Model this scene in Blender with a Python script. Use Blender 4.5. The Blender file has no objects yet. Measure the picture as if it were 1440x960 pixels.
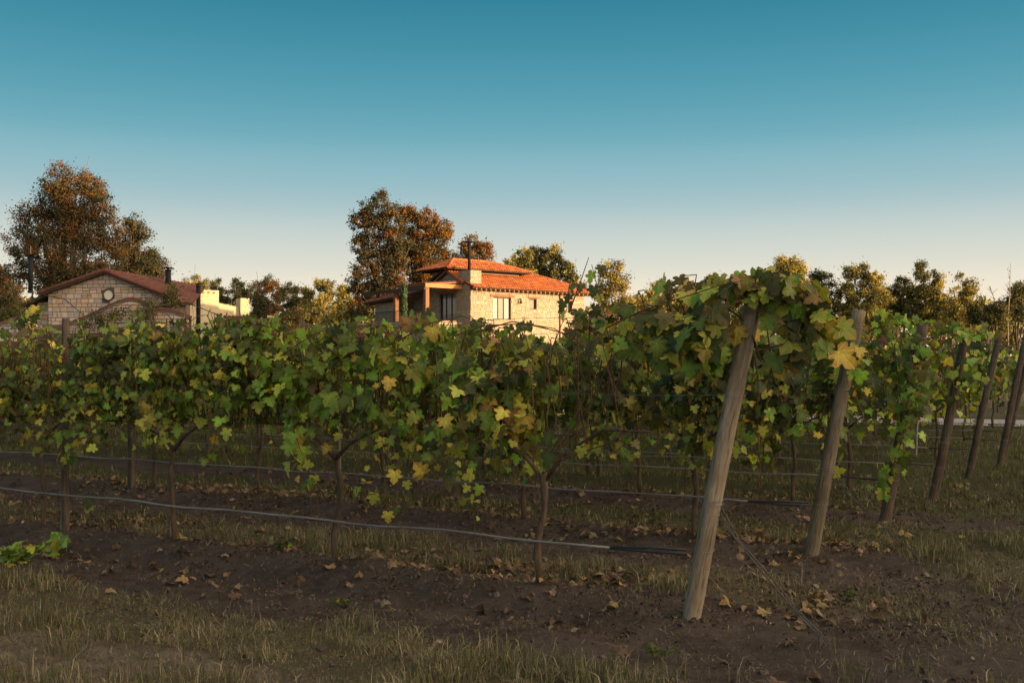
import bpy, math, random, time
import numpy as np
from mathutils import Matrix, Vector
T0 = time.time()
rng = np.random.default_rng(7)
random.seed(7)
S = bpy.context.scene
COL = S.collection

# ------------------------------------------------------------ camera
CAMH = 1.52; F = 1500.0; HY = 515.0
cam = bpy.data.cameras.new('camera'); camo = bpy.data.objects.new('camera', cam); COL.objects.link(camo)
cam.sensor_width = 36; cam.lens = 37.5; cam.shift_y = (HY-480)/1440
camo.location = (0, 0, CAMH); camo.rotation_euler = (math.pi/2, 0, 0)
cam.clip_start = 0.1; cam.clip_end = 3000
S.camera = camo

# ------------------------------------------------------------ sun and sky
EXPO = 0.75
SUN_AZ = math.radians(113)      # clockwise from the view direction (+Y)
SUN_EL = math.radians(5.0)
sx, sy = math.sin(SUN_AZ), math.cos(SUN_AZ)
sl = bpy.data.lights.new('sun', 'SUN'); sl.energy = 5.0; sl.angle = math.radians(0.6); sl.color = (1.0, 0.66, 0.32)
so = bpy.data.objects.new('sun', sl); COL.objects.link(so)
sd = Vector((sx*math.cos(SUN_EL), sy*math.cos(SUN_EL), math.sin(SUN_EL)))
so.rotation_euler = sd.to_track_quat('Z', 'Y').to_euler()
W = bpy.data.worlds.new('World'); S.world = W; W.use_nodes = True
nt = W.node_tree; nt.nodes.clear()
N = nt.nodes.new; L = nt.links.new
out = N('ShaderNodeOutputWorld'); bg = N('ShaderNodeBackground'); bg.inputs[1].default_value = 0.1
sky = N('ShaderNodeTexSky'); sky.sky_type = 'NISHITA'; sky.sun_disc = False
sky.sun_elevation = SUN_EL; sky.sun_rotation = SUN_AZ; sky.air_density = 1.0; sky.dust_density = 1.5; sky.ozone_density = 1.5
tc = N('ShaderNodeTexCoord'); sep = N('ShaderNodeSeparateXYZ'); L(tc.outputs['Generated'], sep.inputs[0])
ramp = N('ShaderNodeValToRGB'); ramp.color_ramp.interpolation = 'CARDINAL'; L(sep.outputs[2], ramp.inputs[0])
stops = [(0.0, (1.0, .80, .55)), (0.04, (1.0, .84, .63)), (0.085, (.78, .75, .63)), (0.142, (.44, .575, .59)),
         (0.206, (.175, .42, .505)), (0.325, (.036, .228, .330)), (0.5, (.055, .19, .27)), (1.0, (.12, .18, .21))]
el = ramp.color_ramp.elements
while len(el) > 1: el.remove(el[-1])
el[0].position = stops[0][0]; el[0].color = (*stops[0][1], 1)
for p, c in stops[1:]:
    e = el.new(p); e.color = (*c, 1)
sc = N('ShaderNodeMixRGB'); sc.blend_type = 'MULTIPLY'; sc.inputs[0].default_value = 1; sc.inputs[2].default_value = (10/2**EXPO, 10/2**EXPO, 10/2**EXPO, 1)
L(ramp.outputs[0], sc.inputs[1])
mx = N('ShaderNodeMixRGB'); mx.blend_type = 'ADD'; mx.inputs[0].default_value = 1.0
# warm afterglow round the sun's side of the sky: the physical sky weighted by how near it is to the sun
vd = N('ShaderNodeVectorMath'); vd.operation = 'DOT_PRODUCT'; vd.inputs[1].default_value = tuple(sd)
L(tc.outputs['Generated'], vd.inputs[0])
mr = N('ShaderNodeMapRange'); mr.inputs[1].default_value = 0.18; mr.inputs[2].default_value = 1.0
mr.inputs[3].default_value = 0.0; mr.inputs[4].default_value = 1.0; mr.interpolation_type = 'SMOOTHSTEP'
L(vd.outputs['Value'], mr.inputs[0])
glow = N('ShaderNodeMixRGB'); glow.blend_type = 'MULTIPLY'; glow.inputs[0].default_value = 1
L(sky.outputs[0], glow.inputs[1]); L(mr.outputs[0], glow.inputs[2])
warm = N('ShaderNodeMixRGB'); warm.blend_type = 'MULTIPLY'; warm.inputs[0].default_value = 1; warm.inputs[2].default_value = (23, 15.0, 8.4, 1)
mr2 = N('ShaderNodeMapRange'); mr2.inputs[1].default_value = .16; mr2.inputs[2].default_value = 1.0; mr2.interpolation_type = 'SMOOTHSTEP'
L(vd.outputs['Value'], mr2.inputs[0]); L(mr2.outputs[0], warm.inputs[1])
mx0 = N('ShaderNodeMixRGB'); mx0.blend_type = 'ADD'; mx0.inputs[0].default_value = 1
L(sc.outputs[0], mx0.inputs[1]); L(warm.outputs[0], mx0.inputs[2])
L(mx0.outputs[0], mx.inputs[1]); L(glow.outputs[0], mx.inputs[2])
L(mx.outputs[0], bg.inputs[0]); L(bg.outputs[0], out.inputs[0])
S.view_settings.view_transform = 'Standard'; S.view_settings.look = 'None'
S.view_settings.exposure = EXPO; S.view_settings.gamma = 1.0; S.view_settings.use_curve_mapping = False
S.cycles.max_bounces = 6; S.cycles.diffuse_bounces = 3; S.cycles.transmission_bounces = 4; S.cycles.transparent_max_bounces = 6

# ------------------------------------------------------------ layout of the vineyard
DV = np.array([-.857, .515]); QV = np.array([.515, .857])      # along a row (away from its end post) / across the rows
T_END = 2.2
ENDS = [(1.07, 6.39), (2.41, 8.60), (3.71, 10.6), (4.76, 12.1), (6.20, 14.5), (7.44, 16.3), (8.45, 18.3), (9.75, 20.6), (11.0, 22.7), (12.2, 24.9)]
ROWQ = [x*QV[0]+y*QV[1] for x, y in ENDS]
ROAD_Q0, ROAD_Q1 = 29.3, 33.0
FARQ = [38.5, 41.5, 44.5]

def vnoise(x, y, seed=0):
    xi = np.floor(x).astype(np.int64); yi = np.floor(y).astype(np.int64); fx = x-xi; fy = y-yi
    fx = fx*fx*(3-2*fx); fy = fy*fy*(3-2*fy)
    def h(a, b):
        n = (a*374761393 + b*668265263 + seed*982451653) & 0x7fffffff
        n = ((n ^ (n >> 13))*1274126177) & 0x7fffffff
        return ((n ^ (n >> 16)) & 0xffff)/65535.0
    a = h(xi, yi); b = h(xi+1, yi); c = h(xi, yi+1); d = h(xi+1, yi+1)
    return (a*(1-fx)+b*fx)*(1-fy)+(c*(1-fx)+d*fx)*fy
def fbm(x, y, seed=0, o=4):
    s = 0; a = .5; 
    for i in range(o):
        s = s+a*vnoise(x, y, seed+i); x = x*2.03+5.1; y = y*2.03+1.7; a *= .5
    return s
def sstep(a, b, x): 
    t = np.clip((x-a)/(b-a), 0, 1); return t*t*(3-2*t)
def qt(x, y): return x*QV[0]+y*QV[1], x*DV[0]+y*DV[1]
def ground_z(x, y):
    x = np.asarray(x, float); y = np.asarray(y, float)
    q, t = qt(x, y); z = np.zeros_like(q)
    inside = sstep(T_END-1.2, T_END+.2, t)
    for k, rq in enumerate(ROWQ): z = z + .09*np.exp(-((q-rq)/.34)**2)*sstep(T_END+.25, T_END+1.1, t)
    near = np.exp(-np.maximum(0, np.hypot(x, y)-14)/14)
    z = z + near*(.10*(fbm(x*.9, y*.9, 3)-.47) + .055*(fbm(q*5, t*3.2, 11)-.47) + .028*(fbm(x*16, y*16, 21, 3)-.44) + .035*np.maximum(0, fbm(x*6.5, y*6.5, 61, 3)-.55)*2.2)
    z = z - .05*sstep(.5, 0, np.abs(q-5.55)/.6)*inside
    z = z - .02*sstep(ROAD_Q0-.8, ROAD_Q0, q)*sstep(ROAD_Q1+.8, ROAD_Q1, q)
    return z
def gz(x, y): return float(ground_z(np.array([x]), np.array([y]))[0])
def masks(x, y):
    """cover of the ground: r = how much grass, g = how green it is, b = trodden track"""
    x = np.asarray(x, float); y = np.asarray(y, float)
    q, t = qt(x, y)
    n = fbm(x*1.1, y*1.1, 31); n2 = fbm(x*3.3, y*3.3, 41); n3 = fbm(x*.5+3, y*.5, 51)
    qq = q+(n-.47)*.55
    inside = sstep(T_END-1.6, T_END-.2, t)
    verge = sstep(3.75, 4.05, qq)*sstep(5.0, 4.55, qq)
    aisle1 = sstep(6.35, 6.75, qq)*sstep(7.75, 7.3, qq)*.75
    aisle2 = sstep(8.95, 9.4, qq)*sstep(10.6, 10.2, qq)*.9
    back = sstep(11.2, 11.9, qq)
    g_in = np.maximum.reduce([verge, aisle1, aisle2, back])
    g_out = np.maximum(verge*.9, .36+.75*sstep(.40, .60, n)*sstep(2, 8, q)+.25*sstep(9, 13, q))
    grass = g_in*inside+g_out*(1-inside)
    track = sstep(4.1, 3.7, qq)
    grass = np.maximum(grass, track*.55*sstep(.25, .55, n2))
    grass = grass*sstep(.16, .46, n2+.12*grass)
    green = np.clip(.22+.75*sstep(8.9, 10.3, qq)+.35*sstep(.5, .68, n3)+.3*(n2-.5), 0, 1)
    green = green*(1-.7*track)
    green = green*sstep(36, 33.5, q)+.03
    grass = np.where(q > ROAD_Q1+.3, .85, grass); 
    return np.clip(grass, 0, 1), np.clip(green, 0, 1), np.clip(track, 0, 1)
def px(x, y, Z):      # the place seen at photo pixel (x, y) at distance Z
    return np.array([(x-720)/F*Z, Z, CAMH+(HY-y)/F*Z])
def rowpt(x, y, k=0, w=0.0):   # the place on row k (offset w towards the camera) seen at pixel (x, y)
    bx, by = ENDS[k][0]-QV[0]*w, ENDS[k][1]-QV[1]*w
    kk = (x-720)/F; t = (bx-kk*by)/(-DV[0]+DV[1]*kk)
    X, Y = bx+DV[0]*t, by+DV[1]*t
    return np.array([X, Y, CAMH+(HY-y)/F*Y])

# ------------------------------------------------------------ helpers
def obj(name, mesh, parent=None, **props):
    o = bpy.data.objects.new(name, mesh); COL.objects.link(o)
    if parent is not None: o.parent = parent
    for k, v in props.items():
        if v is not None: o[k] = v
    return o
def thing(name, label, cat, loc=(0, 0, 0), rz=0, group=None):
    o = bpy.data.objects.new(name, None); COL.objects.link(o); o.empty_display_size = .2
    o.location = loc; o.rotation_euler = (0, 0, rz); o['label'] = label; o['category'] = cat
    if group: o['group'] = group
    return o
def mesh_np(name, V, Fc, mats, mi=None, smooth=False, leaf=None):
    V = np.ascontiguousarray(V, dtype=np.float32); Fc = np.ascontiguousarray(Fc, dtype=np.int32)
    me = bpy.data.meshes.new(name); nf, a = Fc.shape
    me.vertices.add(len(V)); me.vertices.foreach_set('co', V.ravel())
    me.loops.add(nf*a); me.loops.foreach_set('vertex_index', Fc.ravel())
    me.polygons.add(nf); me.polygons.foreach_set('loop_start', np.arange(0, nf*a, a, dtype=np.int32))
    try: me.polygons.foreach_set('loop_total', np.full(nf, a, dtype=np.int32))
    except Exception: pass
    for m in (mats if isinstance(mats, (list, tuple)) else [mats]): me.materials.append(m)
    if mi is not None: me.polygons.foreach_set('material_index', np.ascontiguousarray(mi, dtype=np.int32))
    me.polygons.foreach_set('use_smooth', np.full(nf, bool(smooth)))
    me.update(calc_edges=True)
    if leaf is not None:
        at = me.attributes.new('leaf_xy', 'FLOAT_VECTOR', 'POINT'); at.data.foreach_set('vector', np.ascontiguousarray(leaf, dtype=np.float32).ravel())
    return me
class MB:
    def __init__(s): s.v = []; s.f = []; s.m = []
    def add(s, vs, fs, m=0):
        o = len(s.v); s.v.extend([tuple(map(float, p)) for p in vs]); s.f.extend([tuple(i+o for i in f) for f in fs]); s.m.extend([m]*len(fs)); return s
    def box(s, x0, x1, y0, y1, z0, z1, m=0):
        vs = [(x0, y0, z0), (x1, y0, z0), (x1, y1, z0), (x0, y1, z0), (x0, y0, z1), (x1, y0, z1), (x1, y1, z1), (x0, y1, z1)]
        return s.add(vs, [(0, 3, 2, 1), (4, 5, 6, 7), (0, 1, 5, 4), (1, 2, 6, 5), (2, 3, 7, 6), (3, 0, 4, 7)], m)
    def beam(s, a, b, w, h, m=0):
        a = Vector(a); b = Vector(b); d = (b-a).normalized(); up = Vector((0, 0, 1))
        if abs(d.z) > .95: up = Vector((1, 0, 0))
        r = d.cross(up).normalized(); u = r.cross(d).normalized()
        vs = [p+r*i*w/2+u*j*h/2 for p in (a, b) for i, j in ((-1, -1), (1, -1), (1, 1), (-1, 1))]
        return s.add(vs, [(0, 1, 2, 3), (7, 6, 5, 4), (0, 4, 5, 1), (1, 5, 6, 2), (2, 6, 7, 3), (3, 7, 4, 0)], m)
    def tube(s, pts, rad, n=7, m=0, cap=True, wob=0.0):
        pts = [Vector(p) for p in pts]; k = len(pts)
        if not isinstance(rad, (list, tuple, np.ndarray)): rad = [rad]*k
        vs = []; prev = None
        for i, p in enumerate(pts):
            d = (pts[min(i+1, k-1)]-pts[max(i-1, 0)]).normalized()
            if prev is None:
                up = Vector((0, 0, 1)) if abs(d.z) < .9 else Vector((1, 0, 0)); r = d.cross(up).normalized()
            else: r = (prev-d*prev.dot(d)).normalized()
            prev = r; u = r.cross(d)
            for j in range(n):
                a = 2*math.pi*j/n; rr = rad[i]*(1+wob*(random.random()-.5))
                vs.append(p+r*math.cos(a)*rr+u*math.sin(a)*rr)
        fs = [(i*n+j, i*n+(j+1) % n, (i+1)*n+(j+1) % n, (i+1)*n+j) for i in range(k-1) for j in range(n)]
        if cap: fs += [tuple(range(n-1, -1, -1)), tuple(range((k-1)*n, k*n))]
        return s.add(vs, fs, m)
    def mesh(s, name, mats, smooth=False):
        me = bpy.data.meshes.new(name); me.from_pydata(s.v, [], s.f)
        for m in (mats if isinstance(mats, (list, tuple)) else [mats]): me.materials.append(m)
        me.polygons.foreach_set('material_index', s.m)
        me.polygons.foreach_set('use_smooth', [smooth]*len(s.f)); me.update(); return me
    def obj(s, name, mats, parent=None, smooth=False, **pr): return obj(name, s.mesh(name, mats, smooth), parent, **pr)

def nodemat(name):
    m = bpy.data.materials.new(name); m.use_nodes = True; m.node_tree.nodes.clear(); return m, m.node_tree
def simple_mat(name, c1, c2=None, scale=4.0, rough=.85, bump=.0, stretch=(1, 1, 1), island=0.0, trans=0.0, tcol=None, metal=0.0, spec=.3, detail=5, coords='Object', bdist=.02, emit=None):
    """two colours mixed by noise, with per-piece variation, bump and optional leaf translucency"""
    m, t = nodemat(name); N = t.nodes.new; L = t.links.new
    c2 = c2 or tuple(v*.6 for v in c1)
    o = N('ShaderNodeOutputMaterial'); b = N('ShaderNodeBsdfPrincipled')
    b.inputs['Roughness'].default_value = rough; b.inputs['Metallic'].default_value = metal
    b.inputs['Specular IOR Level'].default_value = spec
    tc = N('ShaderNodeTexCoord'); mp = N('ShaderNodeMapping'); mp.inputs['Scale'].default_value = stretch
    L(tc.outputs[coords], mp.inputs[0])
    n = N('ShaderNodeTexNoise'); n.inputs['Scale'].default_value = scale; n.inputs['Detail'].default_value = detail; n.inputs['Roughness'].default_value = .6
    L(mp.outputs[0], n.inputs['Vector'])
    r = N('ShaderNodeMapRange'); r.inputs[1].default_value = .32; r.inputs[2].default_value = .68; L(n.outputs[0], r.inputs[0])
    mix = N('ShaderNodeMixRGB'); mix.inputs[1].default_value = (*c1, 1); mix.inputs[2].default_value = (*c2, 1); L(r.outputs[0], mix.inputs[0])
    col = mix.outputs[0]
    if island:
        g = N('ShaderNodeNewGeometry'); oi = N('ShaderNodeObjectInfo'); ad = N('ShaderNodeMath'); ad.operation = 'ADD'
        L(g.outputs['Random Per Island'], ad.inputs[0]); L(oi.outputs['Random'], ad.inputs[1])
        fr = N('ShaderNodeMath'); fr.operation = 'FRACT'; L(ad.outputs[0], fr.inputs[0])
        hs = N('ShaderNodeHueSaturation'); 
        v = N('ShaderNodeMapRange'); v.inputs[3].default_value = 1-island; v.inputs[4].default_value = 1+island; L(fr.outputs[0], v.inputs[0]); L(v.outputs[0], hs.inputs['Value'])
        m2 = N('ShaderNodeMath'); m2.operation = 'MULTIPLY'; m2.inputs[1].default_value = 7.31; L(fr.outputs[0], m2.inputs[0])
        f2 = N('ShaderNodeMath'); f2.operation = 'FRACT'; L(m2.outputs[0], f2.inputs[0])
        hh = N('ShaderNodeMapRange'); hh.inputs[3].default_value = .5-island*.05; hh.inputs[4].default_value = .5+island*.05; L(f2.outputs[0], hh.inputs[0]); L(hh.outputs[0], hs.inputs['Hue'])
        L(col, hs.inputs['Color']); col = hs.outputs[0]
    L(col, b.inputs['Base Color'])
    if emit: b.inputs['Emission Color'].default_value = (*emit[0], 1); b.inputs['Emission Strength'].default_value = emit[1]
    if bump:
        bp = N('ShaderNodeBump'); bp.inputs['Strength'].default_value = bump; bp.inputs['Distance'].default_value = bdist
        L(n.outputs[0], bp.inputs['Height']); L(bp.outputs[0], b.inputs['Normal'])
    if trans:
        tr = N('ShaderNodeBsdfTranslucent')
        hs2 = N('ShaderNodeMixRGB'); hs2.blend_type = 'MULTIPLY'; hs2.inputs[0].default_value = 1; hs2.inputs[2].default_value = (*(tcol or (1.3, 1.25, .55)), 1)
        L(col, hs2.inputs[1]); L(hs2.outputs[0], tr.inputs[0])
        ms = N('ShaderNodeMixShader'); ms.inputs[0].default_value = trans
        L(b.outputs[0], ms.inputs[1]); L(tr.outputs[0], ms.inputs[2]); L(ms.outputs[0], o.inputs[0])
    else: L(b.outputs[0], o.inputs[0])
    return m

# ------------------------------------------------------------ ground
def ground_material():
    m, t = nodemat('ground'); N = t.nodes.new; L = t.links.new
    o = N('ShaderNodeOutputMaterial'); b = N('ShaderNodeBsdfPrincipled'); b.inputs['Roughness'].default_value = .95; b.inputs['Specular IOR Level'].default_value = .12
    at = N('ShaderNodeAttribute'); at.attribute_name = 'cover'; sp = N('ShaderNodeSeparateColor'); L(at.outputs['Color'], sp.inputs[0])
    tc = N('ShaderNodeTexCoord')
    def noise(sc, det=6, st=(1, 1, 1), rough=.6):
        mp = N('ShaderNodeMapping'); mp.inputs['Scale'].default_value = st; L(tc.outputs['Object'], mp.inputs[0])
        n = N('ShaderNodeTexNoise'); n.inputs['Scale'].default_value = sc; n.inputs['Detail'].default_value = det; n.inputs['Roughness'].default_value = rough
        L(mp.outputs[0], n.inputs['Vector']); return n.outputs[0]
    def mr(x, a, b_, c=0, d=1):
        r = N('ShaderNodeMapRange'); r.inputs[1].default_value = a; r.inputs[2].default_value = b_; r.inputs[3].default_value = c; r.inputs[4].default_value = d; L(x, r.inputs[0]); return r.outputs[0]
    def mix(f, a, c, bt='MIX'):
        x = N('ShaderNodeMixRGB'); x.blend_type = bt
        for i, v in ((0, f), (1, a), (2, c)):
            if hasattr(v, 'is_linked'): L(v, x.inputs[i])
            elif i == 0: x.inputs[0].default_value = v
            else: x.inputs[i].default_value = (*v, 1)
        return x.outputs[0]
    nf = noise(38, 8, rough=.7); nm = noise(7, 6); nl = noise(1.4, 4); nb = noise(120, 4)
    soil = mix(mr(nm, .35, .68), SOIL_A, SOIL_B)
    soil = mix(mr(nf, .56, .72), soil, SOIL_C)
    soil = mix(mr(nl, .4, .65, 0, .5), soil, SOIL_D)
    straw = mix(mr(nf, .38, .62), STRAW_A, STRAW_B)
    green = mix(mr(nf, .4, .62), (.055, .068, .028), (.11, .115, .05))
    track = mix(mr(nm, .4, .62), TRACK_A, TRACK_B)
    g = mix(sp.outputs[1], straw, green)
    c = mix(sp.outputs[2], soil, track)
    f = N('ShaderNodeMath'); f.operation = 'ADD'; L(sp.outputs[0], f.inputs[0]); L(mr(nb, .3, .7, -.28, .28), f.inputs[1])
    ff = mr(f.outputs[0], .3, .75, 0, .85)
    c = mix(ff, c, g)
    L(c, b.inputs['Base Color'])
    bp = N('ShaderNodeBump'); bp.inputs['Strength'].default_value = 1.0; bp.inputs['Distance'].default_value = .035
    hsum = N('ShaderNodeMath'); hsum.operation = 'ADD'; L(nf, hsum.inputs[0]); L(nb, hsum.inputs[1])
    L(hsum.outputs[0], bp.inputs['Height']); L(bp.outputs[0], b.inputs['Normal'])
    L(b.outputs[0], o.inputs[0]); return m
SOIL_A, SOIL_B, SOIL_C, SOIL_D = (.130, .104, .094), (.060, .046, .041), (.23, .19, .17), (.19, .158, .142)
STRAW_A, STRAW_B = (.235, .205, .135), (.125, .105, .07)
TRACK_A, TRACK_B = (.29, .245, .195), (.17, .14, .11)
def axis(lo, hi, fine, grow, far_lo, far_hi):
    a = list(np.arange(lo, hi, fine)); s = fine; x = a[-1]
    while x < far_hi: s *= grow; x += s; a.append(x)
    s = fine; x = lo; pre = []
    while x > far_lo: s *= grow; x -= s; pre.append(x)
    return np.array(pre[::-1]+a)
gx = axis(-5.5, 5.5, .052, 1.07, -900, 900); gy = axis(4.6, 11.5, .048, 1.05, -300, 1600)
X, Y = np.meshgrid(gx, gy); Zg = ground_z(X, Y)
nx, ny = len(gx), len(gy)
V = np.stack([X.ravel(), Y.ravel(), Zg.ravel()], 1)
ii = (np.arange(ny-1)[:, None]*nx+np.arange(nx-1)[None, :]).ravel()
gme = mesh_np('ground', V, np.stack([ii, ii+1, ii+nx+1, ii+nx], 1), ground_material(), smooth=True)
r_, g_, b_ = masks(X.ravel(), Y.ravel())
ca = gme.color_attributes.new('cover', 'FLOAT_COLOR', 'POINT')
ca.data.foreach_set('color', np.stack([r_, g_, b_, np.ones_like(r_)], 1).astype(np.float32).ravel())
ground = obj('ground', gme, kind='structure')

# pale farm road beyond the rows, running parallel to them
def strip_pts(q0, q1, t0, t1, z, dz=0, n=60, wob=.12):
    vs = []; 
    for i in range(n+1):
        t = t0+(t1-t0)*i/n
        for j, q in enumerate((q0, q0*.66+q1*.34, q0*.34+q1*.66, q1)):
            qq = q+(wob*(float(fbm(np.array([t*.4]), np.array([q*1.0]), 5)[0])-.47) if j in (0, 3) else 0)
            p = QV*qq+DV*t; vs.append((p[0], p[1], z+(dz if j in (1, 2) else 0)))
    fs = [(i*4+j, i*4+j+1, i*4+j+5, i*4+j+4) for i in range(n) for j in range(3)]
    return vs, fs
vs, fs = strip_pts(ROAD_Q0, ROAD_Q1, -60, 80, .02, .05)
MB().add(vs, fs).obj('farm_road', simple_mat('pale_gravel', (.42, .41, .40), (.27, .26, .25), 1.3, .9, .3, coords='Object'), smooth=True, kind='structure')
# unseen hill added to shade the vineyard, right of and behind the camera
def shade_hill():
    SV = np.array([sx, sy]); PV = np.array([-sy, sx])      # towards the sun / across it
    q = np.linspace(-90, 66, 110); s = np.linspace(38, 150, 60)
    Q, Sg = np.meshgrid(q, s)
    along = sstep(60.0, 51.0, Q)*21.6+1.2*sstep(66, 60, Q)+sstep(60, 51, Q)*4.5*(fbm(Q*.28, Sg*.1, 19)-.47)
    prof = sstep(38, 60, Sg)*sstep(150, 95, Sg)
    h = along*prof+prof*sstep(66, 58, Q)*2.6*(fbm(Q*.16, Sg*.16, 9)-.45)-.4
    P = Sg[..., None]*SV+Q[..., None]*PV
    V = np.stack([P[..., 0].ravel(), P[..., 1].ravel(), h.ravel()], 1); n = len(q)
    ii = (np.arange(len(s)-1)[:, None]*n+np.arange(n-1)[None, :]).ravel()
    obj('shade_hill', mesh_np('shade_hill', V, np.stack([ii, ii+1, ii+n+1, ii+n], 1), simple_mat('shade_hill_scrub', (.07, .075, .035), (.12, .10, .05), .4, .95), smooth=True), kind='structure')
shade_hill()

# ------------------------------------------------------------ leaves
def leaf_shape(simple=False, seed=0, curl=.25, fold=.3):
    r = random.Random(seed)
    half = [(.13, .16), (.33, .20), (.51, .05), (.45, -.06), (.36, -.13), (.61, -.25), (.56, -.40), (.42, -.45), (.24, -.48), (.31, -.68), (.15, -.84)] if not simple else [(.36, .18), (.48, -.10), (.56, -.36), (.28, -.62)]
    pts = [(0, 0)]+[(x*(1+.16*(r.random()-.5)), y+.05*(r.random()-.5)) for x, y in half]+[(0.02*(r.random()-.5), -.97)]
    pts += [(-x*(1+.10*(r.random()-.5)), y+.05*(r.random()-.5)) for x, y in half[::-1]]
    a, b, c = fold*(.6+.8*r.random()), curl*(.5+r.random()), (r.random()-.5)*.3
    def z(x, y): return a*abs(x)*(.6)-b*(y+.35)**2+c*x*y-.35*curl*abs(x)**2*2
    ctr = (0, -.28); P = [ctr]+pts
    V = np.array([(x, y, z(x, y)+(0.03*(r.random()-.5) if i else .03)) for i, (x, y) in enumerate(P)])
    n = len(pts); Fc = np.array([(0, 1+i, 1+(i+1) % n) for i in range(n)])
    return V, Fc
LEAF_HI = [leaf_shape(False, s) for s in range(5)]
LEAF_LO = [leaf_shape(True, s+50) for s in range(4)]
LEAF_DRY = [leaf_shape(False, s+90, curl=.75, fold=.9) for s in range(4)]
def leaf_mat(name, c1, c2, edge, trans=.32):
    m, t = nodemat(name); N = t.nodes.new; L = t.links.new
    o = N('ShaderNodeOutputMaterial'); b = N('ShaderNodeBsdfPrincipled'); b.inputs['Roughness'].default_value = .48; b.inputs['Specular IOR Level'].default_value = .4
    at = N('ShaderNodeAttribute'); at.attribute_name = 'leaf_xy'; sp = N('ShaderNodeSeparateXYZ'); L(at.outputs['Vector'], sp.inputs[0])
    def M(op, a, c=None, cl=False):
        n = N('ShaderNodeMath'); n.operation = op; n.use_clamp = cl
        for i, v in enumerate((a, c)):
            if v is None: continue
            if isinstance(v, (int, float)): n.inputs[i].default_value = v
            else: L(v, n.inputs[i])
        return n.outputs[0]
    ax = M('ABSOLUTE', sp.outputs[0]); y = sp.outputs[1]
    g = N('ShaderNodeNewGeometry'); oi = N('ShaderNodeObjectInfo'); rnd = M('FRACT', M('ADD', g.outputs['Random Per Island'], oi.outputs['Random']))
    # veins: three rays from the leaf stalk
    d = ax
    for deg in (48, 98):
        a = math.radians(deg); d = M('MINIMUM', d, M('ABSOLUTE', M('ADD', M('MULTIPLY', ax, math.cos(a)), M('MULTIPLY', y, math.sin(a)))))
    vein = M('SUBTRACT', 1, M('MULTIPLY', d, 24), True)
    nz = N('ShaderNodeTexNoise'); nz.inputs['Scale'].default_value = 4.5; nz.inputs['Detail'].default_value = 4
    off = N('ShaderNodeCombineXYZ'); L(M('MULTIPLY', rnd, 40), off.inputs[2]); va = N('ShaderNodeVectorMath'); L(at.outputs['Vector'], va.inputs[0]); L(off.outputs[0], va.inputs[1]); L(va.outputs[0], nz.inputs['Vector'])
    rad = M('POWER', M('ADD', M('MULTIPLY', ax, ax), M('MULTIPLY', M('ADD', y, .3), M('ADD', y, .3))), .5)
    mix = N('ShaderNodeMixRGB'); mix.inputs[1].default_value = (*c1, 1); mix.inputs[2].default_value = (*c2, 1)
    r1 = N('ShaderNodeMapRange'); r1.inputs[1].default_value = .35; r1.inputs[2].default_value = .65; L(nz.outputs[0], r1.inputs[0]); L(r1.outputs[0], mix.inputs[0])
    r2 = N('ShaderNodeMapRange'); r2.inputs[1].default_value = .62; r2.inputs[2].default_value = 1.05; L(M('ADD', M('ADD', rad, M('MULTIPLY', nz.outputs[0], .6)), M('MULTIPLY', M('FRACT', M('MULTIPLY', rnd, 5.7)), .28)), r2.inputs[0])
    m2 = N('ShaderNodeMixRGB'); L(r2.outputs[0], m2.inputs[0]); L(mix.outputs[0], m2.inputs[1]); m2.inputs[2].default_value = (*edge, 1)
    m3 = N('ShaderNodeMixRGB'); L(M('MULTIPLY', vein, .5), m3.inputs[0]); L(m2.outputs[0], m3.inputs[1]); m3.inputs[2].default_value = (*[v*1.5+.02 for v in c1], 1)
    hs = N('ShaderNodeHueSaturation'); L(m3.outputs[0], hs.inputs['Color'])
    v = N('ShaderNodeMapRange'); v.inputs[3].default_value = .62; v.inputs[4].default_value = 1.68; L(rnd, v.inputs[0]); L(v.outputs[0], hs.inputs['Value'])
    h = N('ShaderNodeMapRange'); h.inputs[3].default_value = .482; h.inputs[4].default_value = .514; L(M('FRACT', M('MULTIPLY', rnd, 7.31)), h.inputs[0]); L(h.outputs[0], hs.inputs['Hue'])
    L(hs.outputs[0], b.inputs['Base Color'])
    bp = N('ShaderNodeBump'); bp.inputs['Strength'].default_value = .5; bp.inputs['Distance'].default_value = .01; L(M('ADD', nz.outputs[0], M('MULTIPLY', vein, -.5)), bp.inputs['Height']); L(bp.outputs[0], b.inputs['Normal'])
    tr = N('ShaderNodeBsdfTranslucent'); mm = N('ShaderNodeMixRGB'); mm.blend_type = 'MULTIPLY'; mm.inputs[0].default_value = 1; mm.inputs[2].default_value = (1.35, 1.3, .5, 1); L(hs.outputs[0], mm.inputs[1]); L(mm.outputs[0], tr.inputs[0])
    ms = N('ShaderNodeMixShader'); ms.inputs[0].default_value = trans; L(b.outputs[0], ms.inputs[1]); L(tr.outputs[0], ms.inputs[2]); L(ms.outputs[0], o.inputs[0])
    return m
LCOL = dict(
    dark=((.050, .076, .022), (.072, .104, .030), (.045, .050, .018)),
    mid=((.105, .180, .032), (.150, .225, .048), (.085, .105, .028)),
    bright=((.185, .345, .045), (.23, .40, .070), (.20, .28, .05)),
    olive=((.110, .120, .034), (.085, .095, .030), (.15, .11, .045)),
    lime=((.34, .42, .070), (.26, .34, .055), (.40, .36, .07)),
    yellow=((.56, .48, .080), (.42, .38, .065), (.40, .25, .06)),
    amber=((.32, .22, .070), (.24, .18, .055), (.20, .10, .045)),
    russet=((.16, .075, .045), (.11, .075, .035), (.10, .045, .03)))
LNAMES = list(LCOL)
LMATS = [leaf_mat('vine_leaf_'+k, a, b, e) for k, (a, b, e) in LCOL.items()]
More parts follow.
